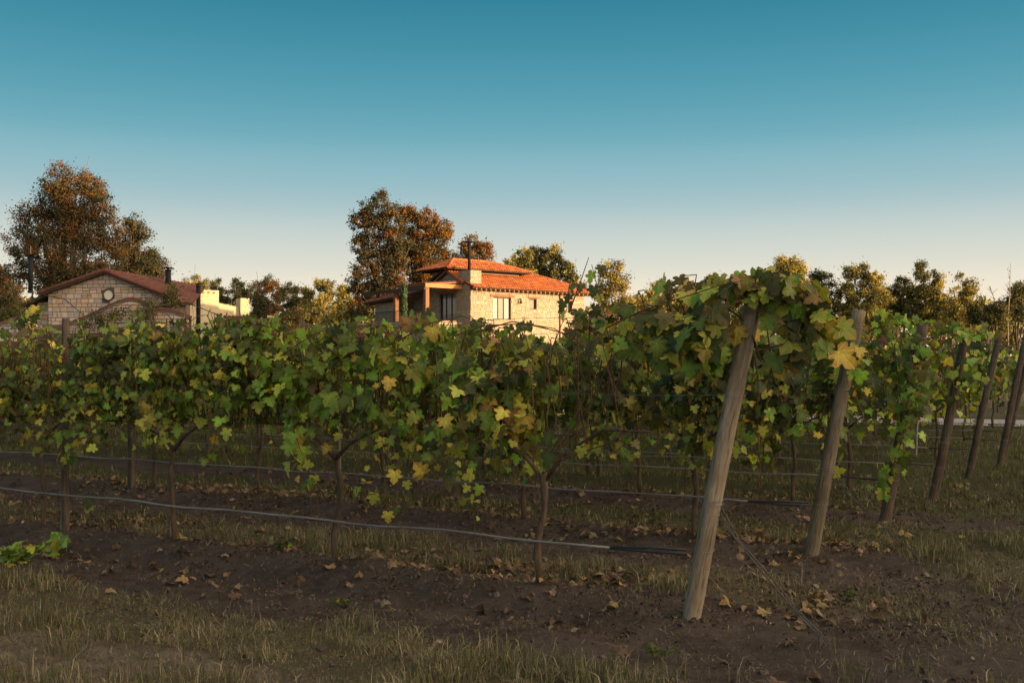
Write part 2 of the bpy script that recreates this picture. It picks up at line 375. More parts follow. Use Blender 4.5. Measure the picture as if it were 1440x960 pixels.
DRYMATS = [simple_mat('dry_leaf_'+n, a, b, 12, .8, .3, island=.3, trans=.12, detail=3, bdist=.01) for n, a, b in
           (('tan', (.30, .225, .145), (.19, .14, .09)), ('ochre', (.32, .235, .11), (.20, .145, .065)), ('brown', (.15, .095, .06), (.09, .06, .042)))]
def frames(n, normal, tip, jn=.5, jt=.5, r=rng):
    """random frames: z = normal, -y = tip"""
    nn = normal+r.normal(0, jn, (n, 3)); tt = tip+r.normal(0, jt, (n, 3))
    tt /= np.linalg.norm(tt, axis=1)[:, None]
    nn -= (nn*tt).sum(1)[:, None]*tt; nn /= np.linalg.norm(nn, axis=1)[:, None]
    yy = -tt; xx = np.cross(yy, nn); return np.stack([xx, yy, nn], 2)       # columns
def batch(name, shapes, mats, P, R, Sc, ci, si, uv=False):
    """join many small copies of the shapes into one mesh"""
    Vs, Fs, Ms, Ls = [], [], [], []; off = 0
    for k, (v, f) in enumerate(shapes):
        s = np.where(si == k)[0]
        if not len(s): continue
        vv = np.einsum('nij,vj->nvi', R[s], v)*Sc[s][:, None, None]+P[s][:, None, :]
        ff = f[None]+(np.arange(len(s))*len(v))[:, None, None]+off
        Vs.append(vv.reshape(-1, 3)); Ls.append(np.tile(v, (len(s), 1))); Fs.append(ff.reshape(-1, f.shape[1])); Ms.append(np.repeat(ci[s], len(f))); off += len(s)*len(v)
    return mesh_np(name, np.concatenate(Vs), np.concatenate(Fs), mats, np.concatenate(Ms), leaf=np.concatenate(Ls) if uv else None)
LEAF_MESH = {}
def leaf_mesh(si, ci, dry=False):
    k = (si, ci, dry)
    if k not in LEAF_MESH:
        v, f = (LEAF_DRY if dry else LEAF_HI)[si]
        LEAF_MESH[k] = mesh_np('leaf', v, f, (DRYMATS if dry else LMATS)[ci], leaf=v)
    return LEAF_MESH[k]
def leaf_objects(parent, P, R, Sc, ci, si, name='leaf', dry=False):
    for i in range(len(P)):
        o = bpy.data.objects.new(name, leaf_mesh(int(si[i]), int(ci[i]), dry))
        M = Matrix(R[i].tolist()).to_4x4(); M = Matrix.Translation(P[i].tolist()) @ M @ Matrix.Scale(float(Sc[i]), 4)
        o.parent = parent; o.matrix_basis = M; COL.objects.link(o)

BARK = simple_mat('vine_bark', (.16, .12, .09), (.055, .040, .030), 26, .95, .9, stretch=(1, 1, .25), bdist=.012)
CANE = simple_mat('cane_bark', (.17, .095, .05), (.09, .055, .035), 20, .8, .3)
CORD = np.array([DV[0], DV[1], 0]); QQ = np.array([QV[0], QV[1], 0]); UP = np.array([0, 0, 1.])
PAL = {  # weights in the order of LNAMES: dark mid bright olive lime yellow amber russet
    'deep': (.58, .19, .02, .11, .06, .03, .005, .005),
    'green': (.15, .34, .26, .06, .12, .06, .005, .005),
    'fresh': (.05, .22, .50, .02, .18, .03, 0, 0),
    'muted': (.30, .29, .07, .15, .11, .07, .005, .005),
    'turning': (.12, .20, .06, .26, .22, .08, .05, .01),
    'yellowing': (.25, .20, .03, .18, .17, .13, .03, .01)}
def pick_cols(n, pal): return rng.choice(len(LNAMES), n, p=np.array(PAL[pal])/sum(PAL[pal]))
ORD = ['first', 'second', 'third', 'fourth', 'fifth', 'sixth', 'seventh', 'eighth', 'ninth', 'tenth', 'eleventh', 'twelfth', 'thirteenth', 'fourteenth', 'fifteenth', 'sixteenth', 'seventeenth', 'eighteenth', 'nineteenth', 'twentieth']+['twenty-'+w for w in ('first', 'second', 'third', 'fourth', 'fifth', 'sixth', 'seventh', 'eighth', 'ninth')]
ROWN = ['front', 'second', 'third', 'fourth', 'fifth', 'sixth', 'seventh', 'eighth', 'ninth', 'tenth']

# canopy outline of the front row: distance from the post, top, bottom, palette
C1 = [(-.85, 1.82, 1.62, 'turning'), (-.4, 1.95, 1.58, 'turning'), (0, 1.97, 1.52, 'turning'), (.33, 1.86, 1.42, 'turning'), (.8, 1.76, 1.12, 'turning'), (1.2, 1.75, .92, 'yellowing'),
      (1.5, 1.75, .78, 'green'), (1.9, 1.75, .74, 'fresh'), (2.5, 1.75, .74, 'green'), (2.9, 1.78, .80, 'fresh'), (3.1, 1.80, .88, 'fresh'), (3.2, 1.80, .92, 'green'), (3.6, 1.82, 1.0, 'muted'), (4.4, 1.85, 1.0, 'green'), (5.2, 1.85, 1.0, 'muted'), (6, 1.82, 1.0, 'muted'), (7, 1.78, .9, 'deep'), (9, 1.78, .9, 'deep')]
def canopy1(t):
    a = [c[0] for c in C1]; zt = float(np.interp(t, a, [c[1] for c in C1]))+(.05*math.sin(t*5.1)+.045*math.sin(t*11.3+1))*(1 if t > 1 else .4); zb = float(np.interp(t, a, [c[2] for c in C1]))
    return zt, zb, min(C1, key=lambda c: abs(c[0]-t))[3]

def wood_parts(parent, head=.62, spread=.85, canes=(), joined=False, tr=.026):
    jx = (random.random()-.5)*.10
    base = np.zeros(3); pts = []; 
    for i in range(9):
        u = i/8; pts.append(QQ*(.018*math.sin(u*5+jx*60)+random.uniform(-.006, .006))+CORD*(jx*u+.012*math.sin(u*9+jx*30)+random.uniform(-.006, .006))+UP*(head*u-.06*(i == 0)))
    rad = [tr*(1.05-.25*i/8+.55*random.random()**2) for i in range(9)]; rad[-1] *= 1.25
    MB().tube(pts, rad, 8, wob=.25).obj('trunk', BARK, parent, True)
    top = pts[-1]
    for sgn in (-1, 1):
        h = .96+random.random()*.06; p = [top-UP*.04]
        for u in (.15, .35, .55, .8, 1):
            p.append(top*(1-u)+CORD*sgn*spread*u+UP*(head*0+(h)*min(1, .35+u*1.1)*u**.15 if False else 0)+UP*((head+(h-head)*min(1, (u*1.9)**.8))-top[2]*(1-u))+QQ*.02*random.uniform(-1, 1))
        MB().tube(p, [tr*.8, tr*.62, tr*.5, tr*.45, tr*.38, tr*.25], 7, wob=.25).obj('cordon_arm', BARK, parent, True)
    if canes:
        if joined:
            m = MB(); [m.tube(c, [.0045]*(len(c)-1)+[.0025], 5, cap=False) for c in canes]; m.obj('canes', CANE, parent, True, kind='stuff')
        else:
            for c in canes: MB().tube(c, list(np.linspace(.0055, .0022, len(c))), 5, cap=False).obj('cane', CANE, parent, True)
def grow(tc_, tl, canfn, n_canes, leaf_step, size, off_w=.0):
    """canes rising from the cordon, arching over and hanging; leaves set along them.  tc_ = vine's distance along its row"""
    canes, P, NN, C = [], [], [], []
    for i in range(n_canes):
        t0 = random.uniform(*tl); zt, zb, pal = canfn(tc_+t0)
        side = -1 if random.random() < .62 else 1                  # -1 = the camera's side
        lean = random.uniform(-.35, .35); top = zt-random.random()**2*.40-.04+(.17*random.random() if random.random() < .12 and abs(tc_-1.05) > .01 else 0)
        z0 = .97 if zb < 1.2 else zb-.05; out = random.uniform(.0, .26)
        pts = []
        L1 = top-z0
        if L1 < .25: z0 = top-.3; L1 = .3
        for u in np.linspace(0, 1, 5): pts.append(CORD*(t0+lean*u**1.3*.6)+QQ*side*(out*u)+UP*(z0+L1*(1-(1-u)**1.5)))
        hang = random.uniform(.05, 1.0)*(zt-zb) if random.random() < .8 else 0; drop = random.random() < .22 and zb < 1.3
        if drop: hang = (zt-zb)*random.uniform(1.0, 1.35)
        if hang > .08:
            e = pts[-1]; ow = random.uniform(.05, .30); ln = random.uniform(-.3, .3)
            for u in (.25, .5, .75, 1): pts.append(e+CORD*ln*u+QQ*side*ow*math.sin(u*1.5)+UP*(-hang*u**1.6+.04*math.sin(u*3)))
        canes.append([p for p in pts])
        A = np.array(pts); seg = np.linalg.norm(np.diff(A, axis=0), axis=1); cum = np.concatenate([[0], np.cumsum(seg)])
        nl = max(3, int(cum[-1]/leaf_step)); d = (np.arange(nl)+np.random.rand(nl)*.5)*cum[-1]/nl
        Q = np.stack([np.interp(d, cum, A[:, j]) for j in range(3)], 1)
        sgn = np.where(np.arange(nl) % 2, 1, -1)[:, None]
        Q = Q+sgn*CORD*np.random.uniform(.02, .11, (nl, 1))+QQ*side*np.random.uniform(-.02, .10, (nl, 1))-UP*np.random.uniform(-.03, .05, (nl, 1))
        nrm = QQ*side*np.random.uniform(.4, 1.2, (nl, 1))+UP*np.random.uniform(.1, .7, (nl, 1))+sgn*CORD*.25
        keep = (Q[:, 2] > zb-.04+.12*np.random.rand(nl)-(.32 if drop else 0))
        Q, nrm = Q[keep], nrm[keep]
        cc = pick_cols(len(Q), pal)
        if random.random() < .5: cc = np.where(np.random.rand(len(Q)) < .75, pick_cols(len(Q), random.choice(['fresh', 'green', 'deep', 'turning', pal])), cc)
        low = Q[:, 2] < zb+.18
        cc = np.where(low & (np.random.rand(len(Q)) < .28), rng.choice([3, 4, 4, 5], len(Q)), cc)
        P.append(Q); NN.append(nrm); C.append(cc)
    P = np.concatenate(P); NN = np.concatenate(NN); C = np.concatenate(C); n = len(P)
    R = frames(n, NN, -UP*.8+NN*.25, .55, .50); Sc = np.clip(np.exp(np.random.normal(-.06, .30, n)), .45, 1.45)*size
    return canes, P, R, Sc, C
np.random.seed(5)
def strand(pts, n, size, pal, drop=.03, spread=.05):
    A = np.array(pts); seg = np.linalg.norm(np.diff(A, axis=0), axis=1); cum = np.concatenate([[0], np.cumsum(seg)])
    d = (np.arange(n)+np.random.rand(n)*.6)*cum[-1]/n
    Q = np.stack([np.interp(d, cum, A[:, j]) for j in range(3)], 1)
    sgn = np.where(np.arange(n) % 2, 1, -1)[:, None]
    Q = Q+np.random.normal(0, spread, (n, 3))*np.array([1, 1, .7])+sgn*CORD*.03-UP*drop*np.random.rand(n, 1)
    nrm = -QQ*1.0+UP*np.random.uniform(.2, .8, (n, 1))+sgn*CORD*.4
    return Q, frames(n, nrm, -UP*.8-QQ*.2, .3, .4), np.random.uniform(.65, 1.1, n)*size, pick_cols(n, pal)

# ---- extra shoots of the front row: (nearest vine index, pixel path, width offset, leaves, size, palette, row)
EXTRA = [
    (2, [(300, 492), (325, 474), (350, 462), (385, 455)], .12, 34, .10, 'fresh', 0),
    (2, [(285, 500), (315, 490), (345, 480), (380, 474)], .14, 22, .09, 'fresh', 0),
    (1, [(400, 520), (398, 555), (412, 600), (425, 640)], .30, 34, .11, 'fresh', 0),
    (1, [(385, 480), (380, 510), (374, 545)], .25, 20, .12, 'green', 0),
    (1, [(500, 480), (560, 495), (610, 520), (650, 560)], .26, 34, .125, 'green', 0),
    (1, [(440, 570), (500, 560), (560, 580), (600, 600)], .26, 30, .12, 'fresh', 0),
    (0, [(640, 500), (680, 540), (715, 590)], .28, 24, .125, 'green', 0),
    (0, [(1085, 408), (1120, 400), (1145, 425), (1150, 470), (1140, 495)], .05, 34, .13, 'turning', 0),
    (0, [(1075, 400), (1100, 430), (1120, 460), (1110, 500)], .02, 26, .135, 'turning', 0),
    (0, [(1120, 410), (1148, 445), (1142, 480)], .0, 18, .115, 'fresh', 0),
    (0, [(880, 475), (920, 490), (960, 500), (1015, 498)], .16, 30, .115, 'green', 0), (0, [(900, 440), (940, 450), (985, 455), (1030, 450)], .16, 34, .105, 'turning', 0), (0, [(930, 470), (960, 480), (1010, 480)], .2, 18, .115, 'green', 0), (0, [(1030, 405), (1060, 400), (1090, 410)], .12, 20, .10, 'turning', 0),
   
    (0, [(990, 430), (985, 460), (975, 485)], .22, 14, .15, 'turning', 0),
    (0, [(940, 400), (985, 398), (1030, 392), (1075, 388)], .05, 30, .12, 'turning', 0),
    (0, [(1040, 398), (1075, 385), (1110, 392)], .1, 26, .125, 'turning', 0),
    (3, [(90, 600), (92, 630), (95, 655)], .2, 12, .09, 'fresh', 0),
    (3, [(112, 480), (150, 470), (190, 480)], .2, 16, .12, 'green', 0),
    (3, [(128, 700), (122, 718)], .25, 3, .12, 'green', 0),
    (1, [(505, 692), (528, 695)], .3, 4, .085, 'fresh', 0),
    (0, [(800, 440), (815, 400), (828, 362)], .0, 7, .085, 'deep', 0),
    (0, [(800, 440), (800, 405), (806, 380)], -.1, 6, .09, 'deep', 0),
    (3, [(20, 452), (45, 425), (58, 418)], .1, 12, .10, 'green', 0),
]
CANES0 = [  # bare canes of the front row (vine index, pixel path, offset)
    (0, [(640, 472), (680, 458), (740, 455), (800, 470), (850, 510), (872, 560)], .25), (0, [(665, 468), (720, 452), (780, 462), (840, 500)], .2),
    (0, [(768, 645), (800, 600), (822, 560), (815, 500), (800, 450)], .18), (0, [(766, 645), (790, 560), (782, 500), (770, 470)], .16),
    (0, [(770, 642), (840, 590), (872, 530), (905, 480)], .2), (0, [(775, 650), (850, 625), (900, 600), (942, 545)], .25),
    (0, [(772, 645), (825, 580), (860, 500), (850, 440), (832, 372)], .14), (0, [(835, 470), (900, 438), (955, 420), (1010, 402), (1045, 394)], .25),
    (0, [(1062, 494), (1110, 482), (1138, 455), (1130, 410)], .06), (1, [(395, 500), (440, 470), (500, 452), (560, 462)], .28),
    (1, [(560, 480), (600, 455), (650, 445), (700, 458)], .2), (2, [(215, 432), (262, 425), (300, 440), (330, 462)], .1), (3, [(62, 415), (90, 420), (120, 445), (140, 462)], .2),
    (1, [(470, 690), (455, 640), (430, 610), (420, 590)], .1), (0, [(745, 640), (700, 600), (690, 560), (700, 520)], .15)]
VINE_T0, VINE_DT = 1.05, 1.70
# posts in the open rows stand every 6 m, so keep vines clear of them
def row_len(k): x, y = ENDS[k]; return (x+.5*y)/.6+1.2
def vine_label(k, i):
    side = 'leaning end post'
    return f"leafy grapevine, {ORD[i]} from the {side} in the {ROWN[k]} row of the vineyard"
VGROUP = 'grapevines planted in trellised rows'
for i in range(5):                     # front row
    t = VINE_T0+VINE_DT*i; bx, by = np.array(ENDS[0])+DV*t; B = np.array([bx, by, gz(bx, by)])
    lab = ['grapevine with turning yellow leaves and a forked trunk nearest the front post', 'bright green leafy grapevine left of the forked one in the front row', 'grapevine of the front row under the pale green upright shoot',
           'muted green grapevine beside the dark line post at the left of the front row', 'dark leafed grapevine cut by the left edge of the photo'][i]
    v = thing('grapevine', lab, 'grapevine', B, 0, VGROUP)
    tl = (-.87, .87) if i else (-1.62, .87)
    n_c = [54, 50, 42, 42, 42][i]
    canes, P, R, Sc, C = grow(t, tl, canopy1, int(n_c*1.25), .025, .062 if i else .072)
    sparse = (i == 0)
    def clear_post(P, tv, lean=.39, wd=.19):      # nothing hangs in front of the end post below its head
        tt = P @ CORD+tv; return ~((np.abs(tt+lean*P[:, 2]/1.89) < wd) & (P @ QQ < .06) & (P[:, 2] < 1.84))
    if sparse:   # thin leaves around the bare canes right of the fork
        tt = P @ CORD; kp = ~((tt > -.85) & (tt < .0) & (P[:, 2] < 1.66) & (np.random.rand(len(P)) < .84)); P, R, Sc, C = P[kp], R[kp], Sc[kp], C[kp]
    if i == 0: kp = clear_post(P, t, .39, .17); P, R, Sc, C = P[kp], R[kp], Sc[kp], C[kp]
    X_ = [(P, R, Sc, C)]
    for (vi, path, w, n, sz, pal, rw) in EXTRA:
        if vi == i:
            pp = [rowpt(a, b, rw, w)-B for a, b in path]; canes.append(pp); X_.append(strand(pp, n, sz, pal))
    for (vi, path, w) in CANES0:
        if vi == i: canes.append([rowpt(a, b, 0, w)-B for a, b in path])
    P = np.concatenate([x[0] for x in X_]); R = np.concatenate([x[1] for x in X_]); Sc = np.concatenate([x[2] for x in X_]); C = np.concatenate([x[3] for x in X_])
    qx = P @ CORD+t; hole = fbm(qx*2.6+3, P[:, 2]*3.2, 151, 3); kp = ~((hole < .43) & (np.random.rand(len(P)) < .82) & (np.arange(len(P)) < len(X_[0][0]))); P, R, Sc, C = P[kp], R[kp], Sc[kp], C[kp]
    si = rng.integers(0, 5, len(P))
    wood_parts(v, .78 if i else .70, .80, canes, joined=False, tr=.021)
    score = -(P @ QQ)+.5*np.random.rand(len(P))*.3+Sc*1.5          # nearest the camera's side and largest
    o_ = np.argsort(-score); a, b = o_[:300], o_[300:]
    leaf_objects(v, P[a], R[a], Sc[a], C[a], si[a])
    if len(b): obj('foliage', batch('foliage', LEAF_HI, LMATS, P[b], R[b], Sc[b], C[b], si[b], True), v, kind='stuff')

def canopy_k(k, seed):
    r = random.Random(seed*13+k)
    ph = [r.random()*6 for _ in range(6)]
    def fn(t):
        zt = 1.74+.08*math.sin(t*1.9+ph[0])+.06*math.sin(t*4.3+ph[1]); zb = (.96 if k < 2 else .86)+.12*math.sin(t*1.3+ph[2])+.08*math.sin(t*3.7+ph[3])
        if k == 1: zb -= .20*max(0, 5-t)/5+.02
        w = math.sin(t*.9+ph[4])+.5*math.sin(t*2.3+ph[5])
        pal = 'deep' if w < -.2 else ('muted' if w < .7 else 'yellowing')
        if k == 1: pal = 'deep' if (w < .6 or t < 2.2) else 'muted'
        if k >= 2 and t < 4: pal = 'yellowing' if w > -.3 else 'green'
        return zt, zb, pal
    return fn
EXTRA_K = {
    (2, 0): [([(1285, 500), (1282, 560), (1268, 620), (1250, 670), (1240, 690)], 60, .10, 'fresh'), ([(1290, 470), (1300, 520), (1275, 570)], 34, .10, 'green')],
    (3, 0): [([(1230, 440), (1280, 448), (1340, 462), (1395, 470)], 70, .10, 'fresh'), ([(1370, 480), (1365, 540)], 20, .1, 'green')],
    (4, 0): [([(1380, 548), (1400, 570), (1420, 585), (1440, 600)], 34, .11, 'fresh')],
    (1, 0): [([(1075, 480), (1105, 520), (1120, 570)], 24, .12, 'deep'), ([(1150, 470), (1200, 480), (1215, 540)], 22, .11, 'yellowing')]}
for k in (1, 2, 3):
    nv = int((row_len(k)-.9)/VINE_DT)+1
    for i in range(nv):
        t = .95+VINE_DT*i+random.uniform(-.05, .05); bx, by = np.array(ENDS[k])+DV*t; B = np.array([bx, by, gz(bx, by)])
        v = thing('grapevine', vine_label(k, i), 'grapevine', B, 0, VGROUP)
        dens = 1.15 if k == 1 else (.8 if i < 2 else .95)
        tl = (-.87, .87) if i else (-1.25, .87)
        canes, P, R, Sc, C = grow(t, tl, canopy_k(k, 3), int(42*dens), .042 if k < 3 else .055, .078)
        if i == 0 and k < 3: kp = clear_post(P, t, .36, .14); P, R, Sc, C = P[kp], R[kp], Sc[kp], C[kp]
        X_ = [(P, R, Sc, C)]
        for (path, n, sz, pal) in EXTRA_K.get((k, i), []):
            pp = [rowpt(a, b, k, .15)-B for a, b in path]; canes.append(pp); X_.append(strand(pp, n, sz, pal))
        P = np.concatenate([x[0] for x in X_]); R = np.concatenate([x[1] for x in X_]); Sc = np.concatenate([x[2] for x in X_]); C = np.concatenate([x[3] for x in X_])
        si = rng.integers(0, 5, len(P)); wood_parts(v, .74+.1*random.random(), .8, canes, joined=True, tr=.020)
        nobj = {1: 200, 2: 120, 3: 60}[k] if i < 5 else 60
        o_ = np.argsort(P @ QQ-Sc*1.0-.2*np.random.rand(len(P))); a, b = o_[:nobj], o_[nobj:]
        leaf_objects(v, P[a], R[a], Sc[a], C[a], si[a])
        if len(b): obj('foliage', batch('foliage', LEAF_HI if k < 3 else LEAF_LO, LMATS, P[b], R[b], Sc[b], C[b], si[b] if k < 3 else si[b] % 4, True), v, kind='stuff')

# vines further back share six kinds of crown
def proto_vine(seed, dens, pals):
    random.seed(seed); np.random.seed(seed)
    def fn(t): return 1.76+.08*math.sin(t*3+seed), .90+.12*math.sin(t*4+seed*2), pals[int(abs(math.sin(t*5+seed))*2.99)]
    v = thing('grapevine', '', 'grapevine', (0, 0, 0), 0, VGROUP)
    canes, P, R, Sc, C = grow(0, (-.87, .87), fn, int(40*dens), .058, .090)
    si = rng.integers(0, 4, len(P)); wood_parts(v, .78, .8, canes, joined=True, tr=.020)
    obj('foliage', batch('foliage', LEAF_LO, LMATS, P, R, Sc, C, si, True), v, kind='stuff')
    return v
protos = [proto_vine(100+s, d, p) for s, d, p in ((0, 1, ('deep', 'muted', 'deep')), (1, .9, ('deep', 'green', 'muted')), (2, 1, ('muted', 'yellowing', 'deep')), (3, .8, ('yellowing', 'green', 'muted')), (4, .65, ('yellowing', 'turning', 'muted')), (5, .85, ('green', 'yellowing', 'deep')))]
used = set()
def copy_vine(kind, loc, label, group=VGROUP):
    p = protos[kind]
    if kind not in used: used.add(kind); r = p
    else:
        r = p.copy(); COL.objects.link(r)
        for ch in p.children: c = ch.copy(); c.parent = r; COL.objects.link(c)
    r.location = loc; r['label'] = label; r['group'] = group; return r
random.seed(3)
for k in range(4, 10):
    nv = int((row_len(k)-.9)/VINE_DT)+1
    for i in range(nv):
        t = .95+VINE_DT*i+random.uniform(-.06, .06); x, y = np.array(ENDS[k])+DV*t
        copy_vine(random.choice([3, 4, 5]) if i < 5 else random.choice([0, 1, 2]), (x, y, gz(x, y)), vine_label(k, i))
for r_i, q in enumerate(FARQ):
    for i in range(22):
        t = -16.0+VINE_DT*1.0*i; x, y = QV*q+DV*t
        copy_vine(random.choice([0, 2, 3]), (x, y, gz(x, y)), f"grapevine beyond the pale road, {ORD[i]} from the right, {['nearest', 'middle', 'farthest'][r_i]} far row", 'grapevines beyond the pale road')

# ------------------------------------------------------------ posts, wires, drip hoses
def wood_mat(name, a, b):
    m, t = nodemat(name); N = t.nodes.new; L = t.links.new
    o = N('ShaderNodeOutputMaterial'); s = N('ShaderNodeBsdfPrincipled'); s.inputs['Roughness'].default_value = .85; s.inputs['Specular IOR Level'].default_value = .2
    tc = N('ShaderNodeTexCoord'); mp = N('ShaderNodeMapping'); mp.inputs['Scale'].default_value = (1, 1, .07); L(tc.outputs['Object'], mp.inputs[0])
    n = N('ShaderNodeTexNoise'); n.inputs['Scale'].default_value = 60; n.inputs['Detail'].default_value = 9; n.inputs['Roughness'].default_value = .68; n.inputs['Distortion'].default_value = 1.1; L(mp.outputs[0], n.inputs['Vector'])
    n2 = N('ShaderNodeTexNoise'); n2.inputs['Scale'].default_value = 3.0; n2.inputs['Detail'].default_value = 5; L(tc.outputs['Object'], n2.inputs['Vector'])
    cr = N('ShaderNodeValToRGB'); e = cr.color_ramp.elements; e[0].position = .32; e[0].color = (*[v*.30 for v in b], 1); e[1].position = .43; e[1].color = (*b, 1); x = e.new(.60); x.color = (*a, 1)
    L(n.outputs[0], cr.inputs[0])
    mm = N('ShaderNodeMixRGB'); mm.blend_type = 'MULTIPLY'; mm.inputs[0].default_value = .75
    r2 = N('ShaderNodeValToRGB'); r2.color_ramp.elements[0].position = .3; r2.color_ramp.elements[0].color = (.5, .47, .44, 1); r2.color_ramp.elements[1].position = .62; L(n2.outputs[0], r2.inputs[0])
    L(cr.outputs[0], mm.inputs[1]); L(r2.outputs[0], mm.inputs[2]); L(mm.outputs[0], s.inputs['Base Color'])
    bp = N('ShaderNodeBump'); bp.inputs['Strength'].default_value = .8; bp.inputs['Distance'].default_value = .01; L(n.outputs[0], bp.inputs['Height']); L(bp.outputs[0], s.inputs['Normal'])
    L(s.outputs[0], o.inputs[0]); return m
POST_LIGHT = wood_mat('weathered_post_wood', (.45, .385, .29), (.30, .25, .185))
POST_GREY = wood_mat('grey_green_post_wood', (.30, .26, .19), (.18, .155, .11))
POST_DARK = wood_mat('dark_post_wood', (.19, .15, .12), (.11, .085, .068))
WIRE = simple_mat('galvanised_wire', (.36, .36, .35), (.25, .25, .25), 30, .45, 0, metal=.6, spec=.5)
HOSE = simple_mat('weathered_drip_hose', (.31, .31, .32), (.17, .17, .175), 3, .6, .0, spec=.5)
HOSE_BLACK = simple_mat('black_drip_hose', (.03, .03, .032), (.06, .06, .062), 6, .5, spec=.5)
def post_mesh(h, r0, r1, mat, seed, n=18, rings=26, lump=.05):
    q = random.Random(seed); V = []; ph = [q.random()*6 for _ in range(6)]
    grooves = [(q.random()*2*math.pi, q.uniform(.05, .12)) for _ in range(2)]
    for i in range(rings):
        u = i/(rings-1); z = -.35+(h+.35)*u
        bx = .006*math.sin(z*2.3+ph[0]); by = .006*math.sin(z*1.7+ph[1])
        for j in range(n):
            a = 2*math.pi*j/n; r = (r0+(r1-r0)*u)*(1+lump*math.sin(2*a+ph[2])+lump*.6*math.sin(3*a+z*1.5+ph[3])+lump*.5*math.sin(5*a+ph[4]))
            for ga, gd in grooves:
                d = abs((a-ga+math.pi) % (2*math.pi)-math.pi)
                if d < .22: r *= 1-gd*(1-d/.22)*.5
            V.append((bx+r*math.cos(a), by+r*math.sin(a), z+(.012*math.sin(a*2+ph[5]) if i == rings-1 else 0)))
    Fc = [(i*n+j, i*n+(j+1) % n, (i+1)*n+(j+1) % n, (i+1)*n+j) for i in range(rings-1) for j in range(n)]
    V.append((0, 0, h+.004)); c = len(V)-1; 
    me = bpy.data.meshes.new('post'); me.from_pydata(V, [], Fc+[((rings-1)*n+j, (rings-1)*n+(j+1) % n, c) for j in range(n)]); me.materials.append(mat)
    me.polygons.foreach_set('use_smooth', [True]*len(me.polygons)); me.update(); return me
GUYD = simple_mat('dull_guy_wire', (.15, .14, .13), (.09, .08, .07), 30, .6, metal=.3)
LEANS = [.39, .36, .34, .36, .38, .36, .4, .37, .37, .37]
RADS = [.057, .058, .055, .052, .05, .05, .05, .05, .05, .05]
PLAB = ['thick weathered tan end post leaning right in the centre foreground', 'grey greenish end post, second from the front, behind and right of the tan one', 'dark end post overgrown by hanging vine shoots, third from the front',
        'bare dark brown end post, fourth from the front', 'thin dark end post, fifth from the front', 'dark end post crossed by a bright green hanging shoot, sixth from the front',
        'dark end post partly cut by the right edge of the photo, seventh from the front', 'end post of the eighth row', 'end post of the ninth row', 'end post of the tenth row']
WH = [.97, 1.34, 1.61, 1.82]
for k, (x, y) in enumerate(ENDS[:7]):
    z = gz(x, y); mat = POST_LIGHT if k == 0 else (POST_GREY if k == 1 else POST_DARK)
    v = thing('end_post', PLAB[k], 'post', (x, y, z), 0, 'leaning end posts of the vine rows')
    h = 2.01-.02*(k % 3)
    p = obj('post', post_mesh(h, RADS[k], RADS[k]*.9, mat, 40+k), v)
    ang = math.atan2(LEANS[k], 1.89); ax = Vector((QV[0], QV[1], 0))
    # lean away from the row (towards -DV)
    p.rotation_euler = Matrix.Rotation(ang, 3, Vector((0, 0, 1)).cross(Vector((-DV[0], -DV[1], 0)))).to_euler()
    def at(zz): return np.array([0, 0, zz])+np.array([-DV[0], -DV[1], 0])*math.tan(ang)*zz
    for zz in ([.42, .70]+WH[1:]):
        c = at(zz); m = MB(); R0 = RADS[k]*1.04
        for w in range(1 if zz > .8 or zz < .5 else 2):
            pts = [c+np.array([math.cos(a)*R0*1.02, math.sin(a)*R0, (.010*math.sin(a+w*2)+.008*w-.2*math.cos(a)*R0*1.0*0)]) for a in np.linspace(0, 2*math.pi, 15)]
            m.tube(pts, .0017, 4, cap=False)
        m.obj('wire_wrap', WIRE, v, True)
    if k < 4:
        g = MB(); a0 = at(.66)+np.array([x, y, z]); e = np.array([x, y, 0])-np.append(DV, 0)*(.86 if k == 0 else .95)-np.append(QV, 0)*(.20 if k == 0 else .1)
        e[2] = gz(e[0], e[1])+.0
        for j in range(3):
            o1 = np.array([.012*j, .0, .035*j]); mid = (a0+e)/2+np.array([.012*j, 0, -.015-.016*j+.035*(j == 2)]); g.tube([a0+o1, (a0+mid)/2+[0, 0, -.005], mid, (mid+e)/2+[0, .0, -.003], e+o1*.4], .0036 if k == 0 else .0028, 5)
        obj_ = g.obj('guy_wire', simple_mat('rusty_guy_wire', (.16, .15, .14), (.09, .08, .075), 30, .6) if k == 0 else GUYD, None, True)
        obj_['label'] = f"stay wires anchoring the {['tan front', 'second', 'third', 'fourth'][k]} end post to the ground"; obj_['category'] = 'guy wire'; obj_['group'] = 'stay wires of the end posts'
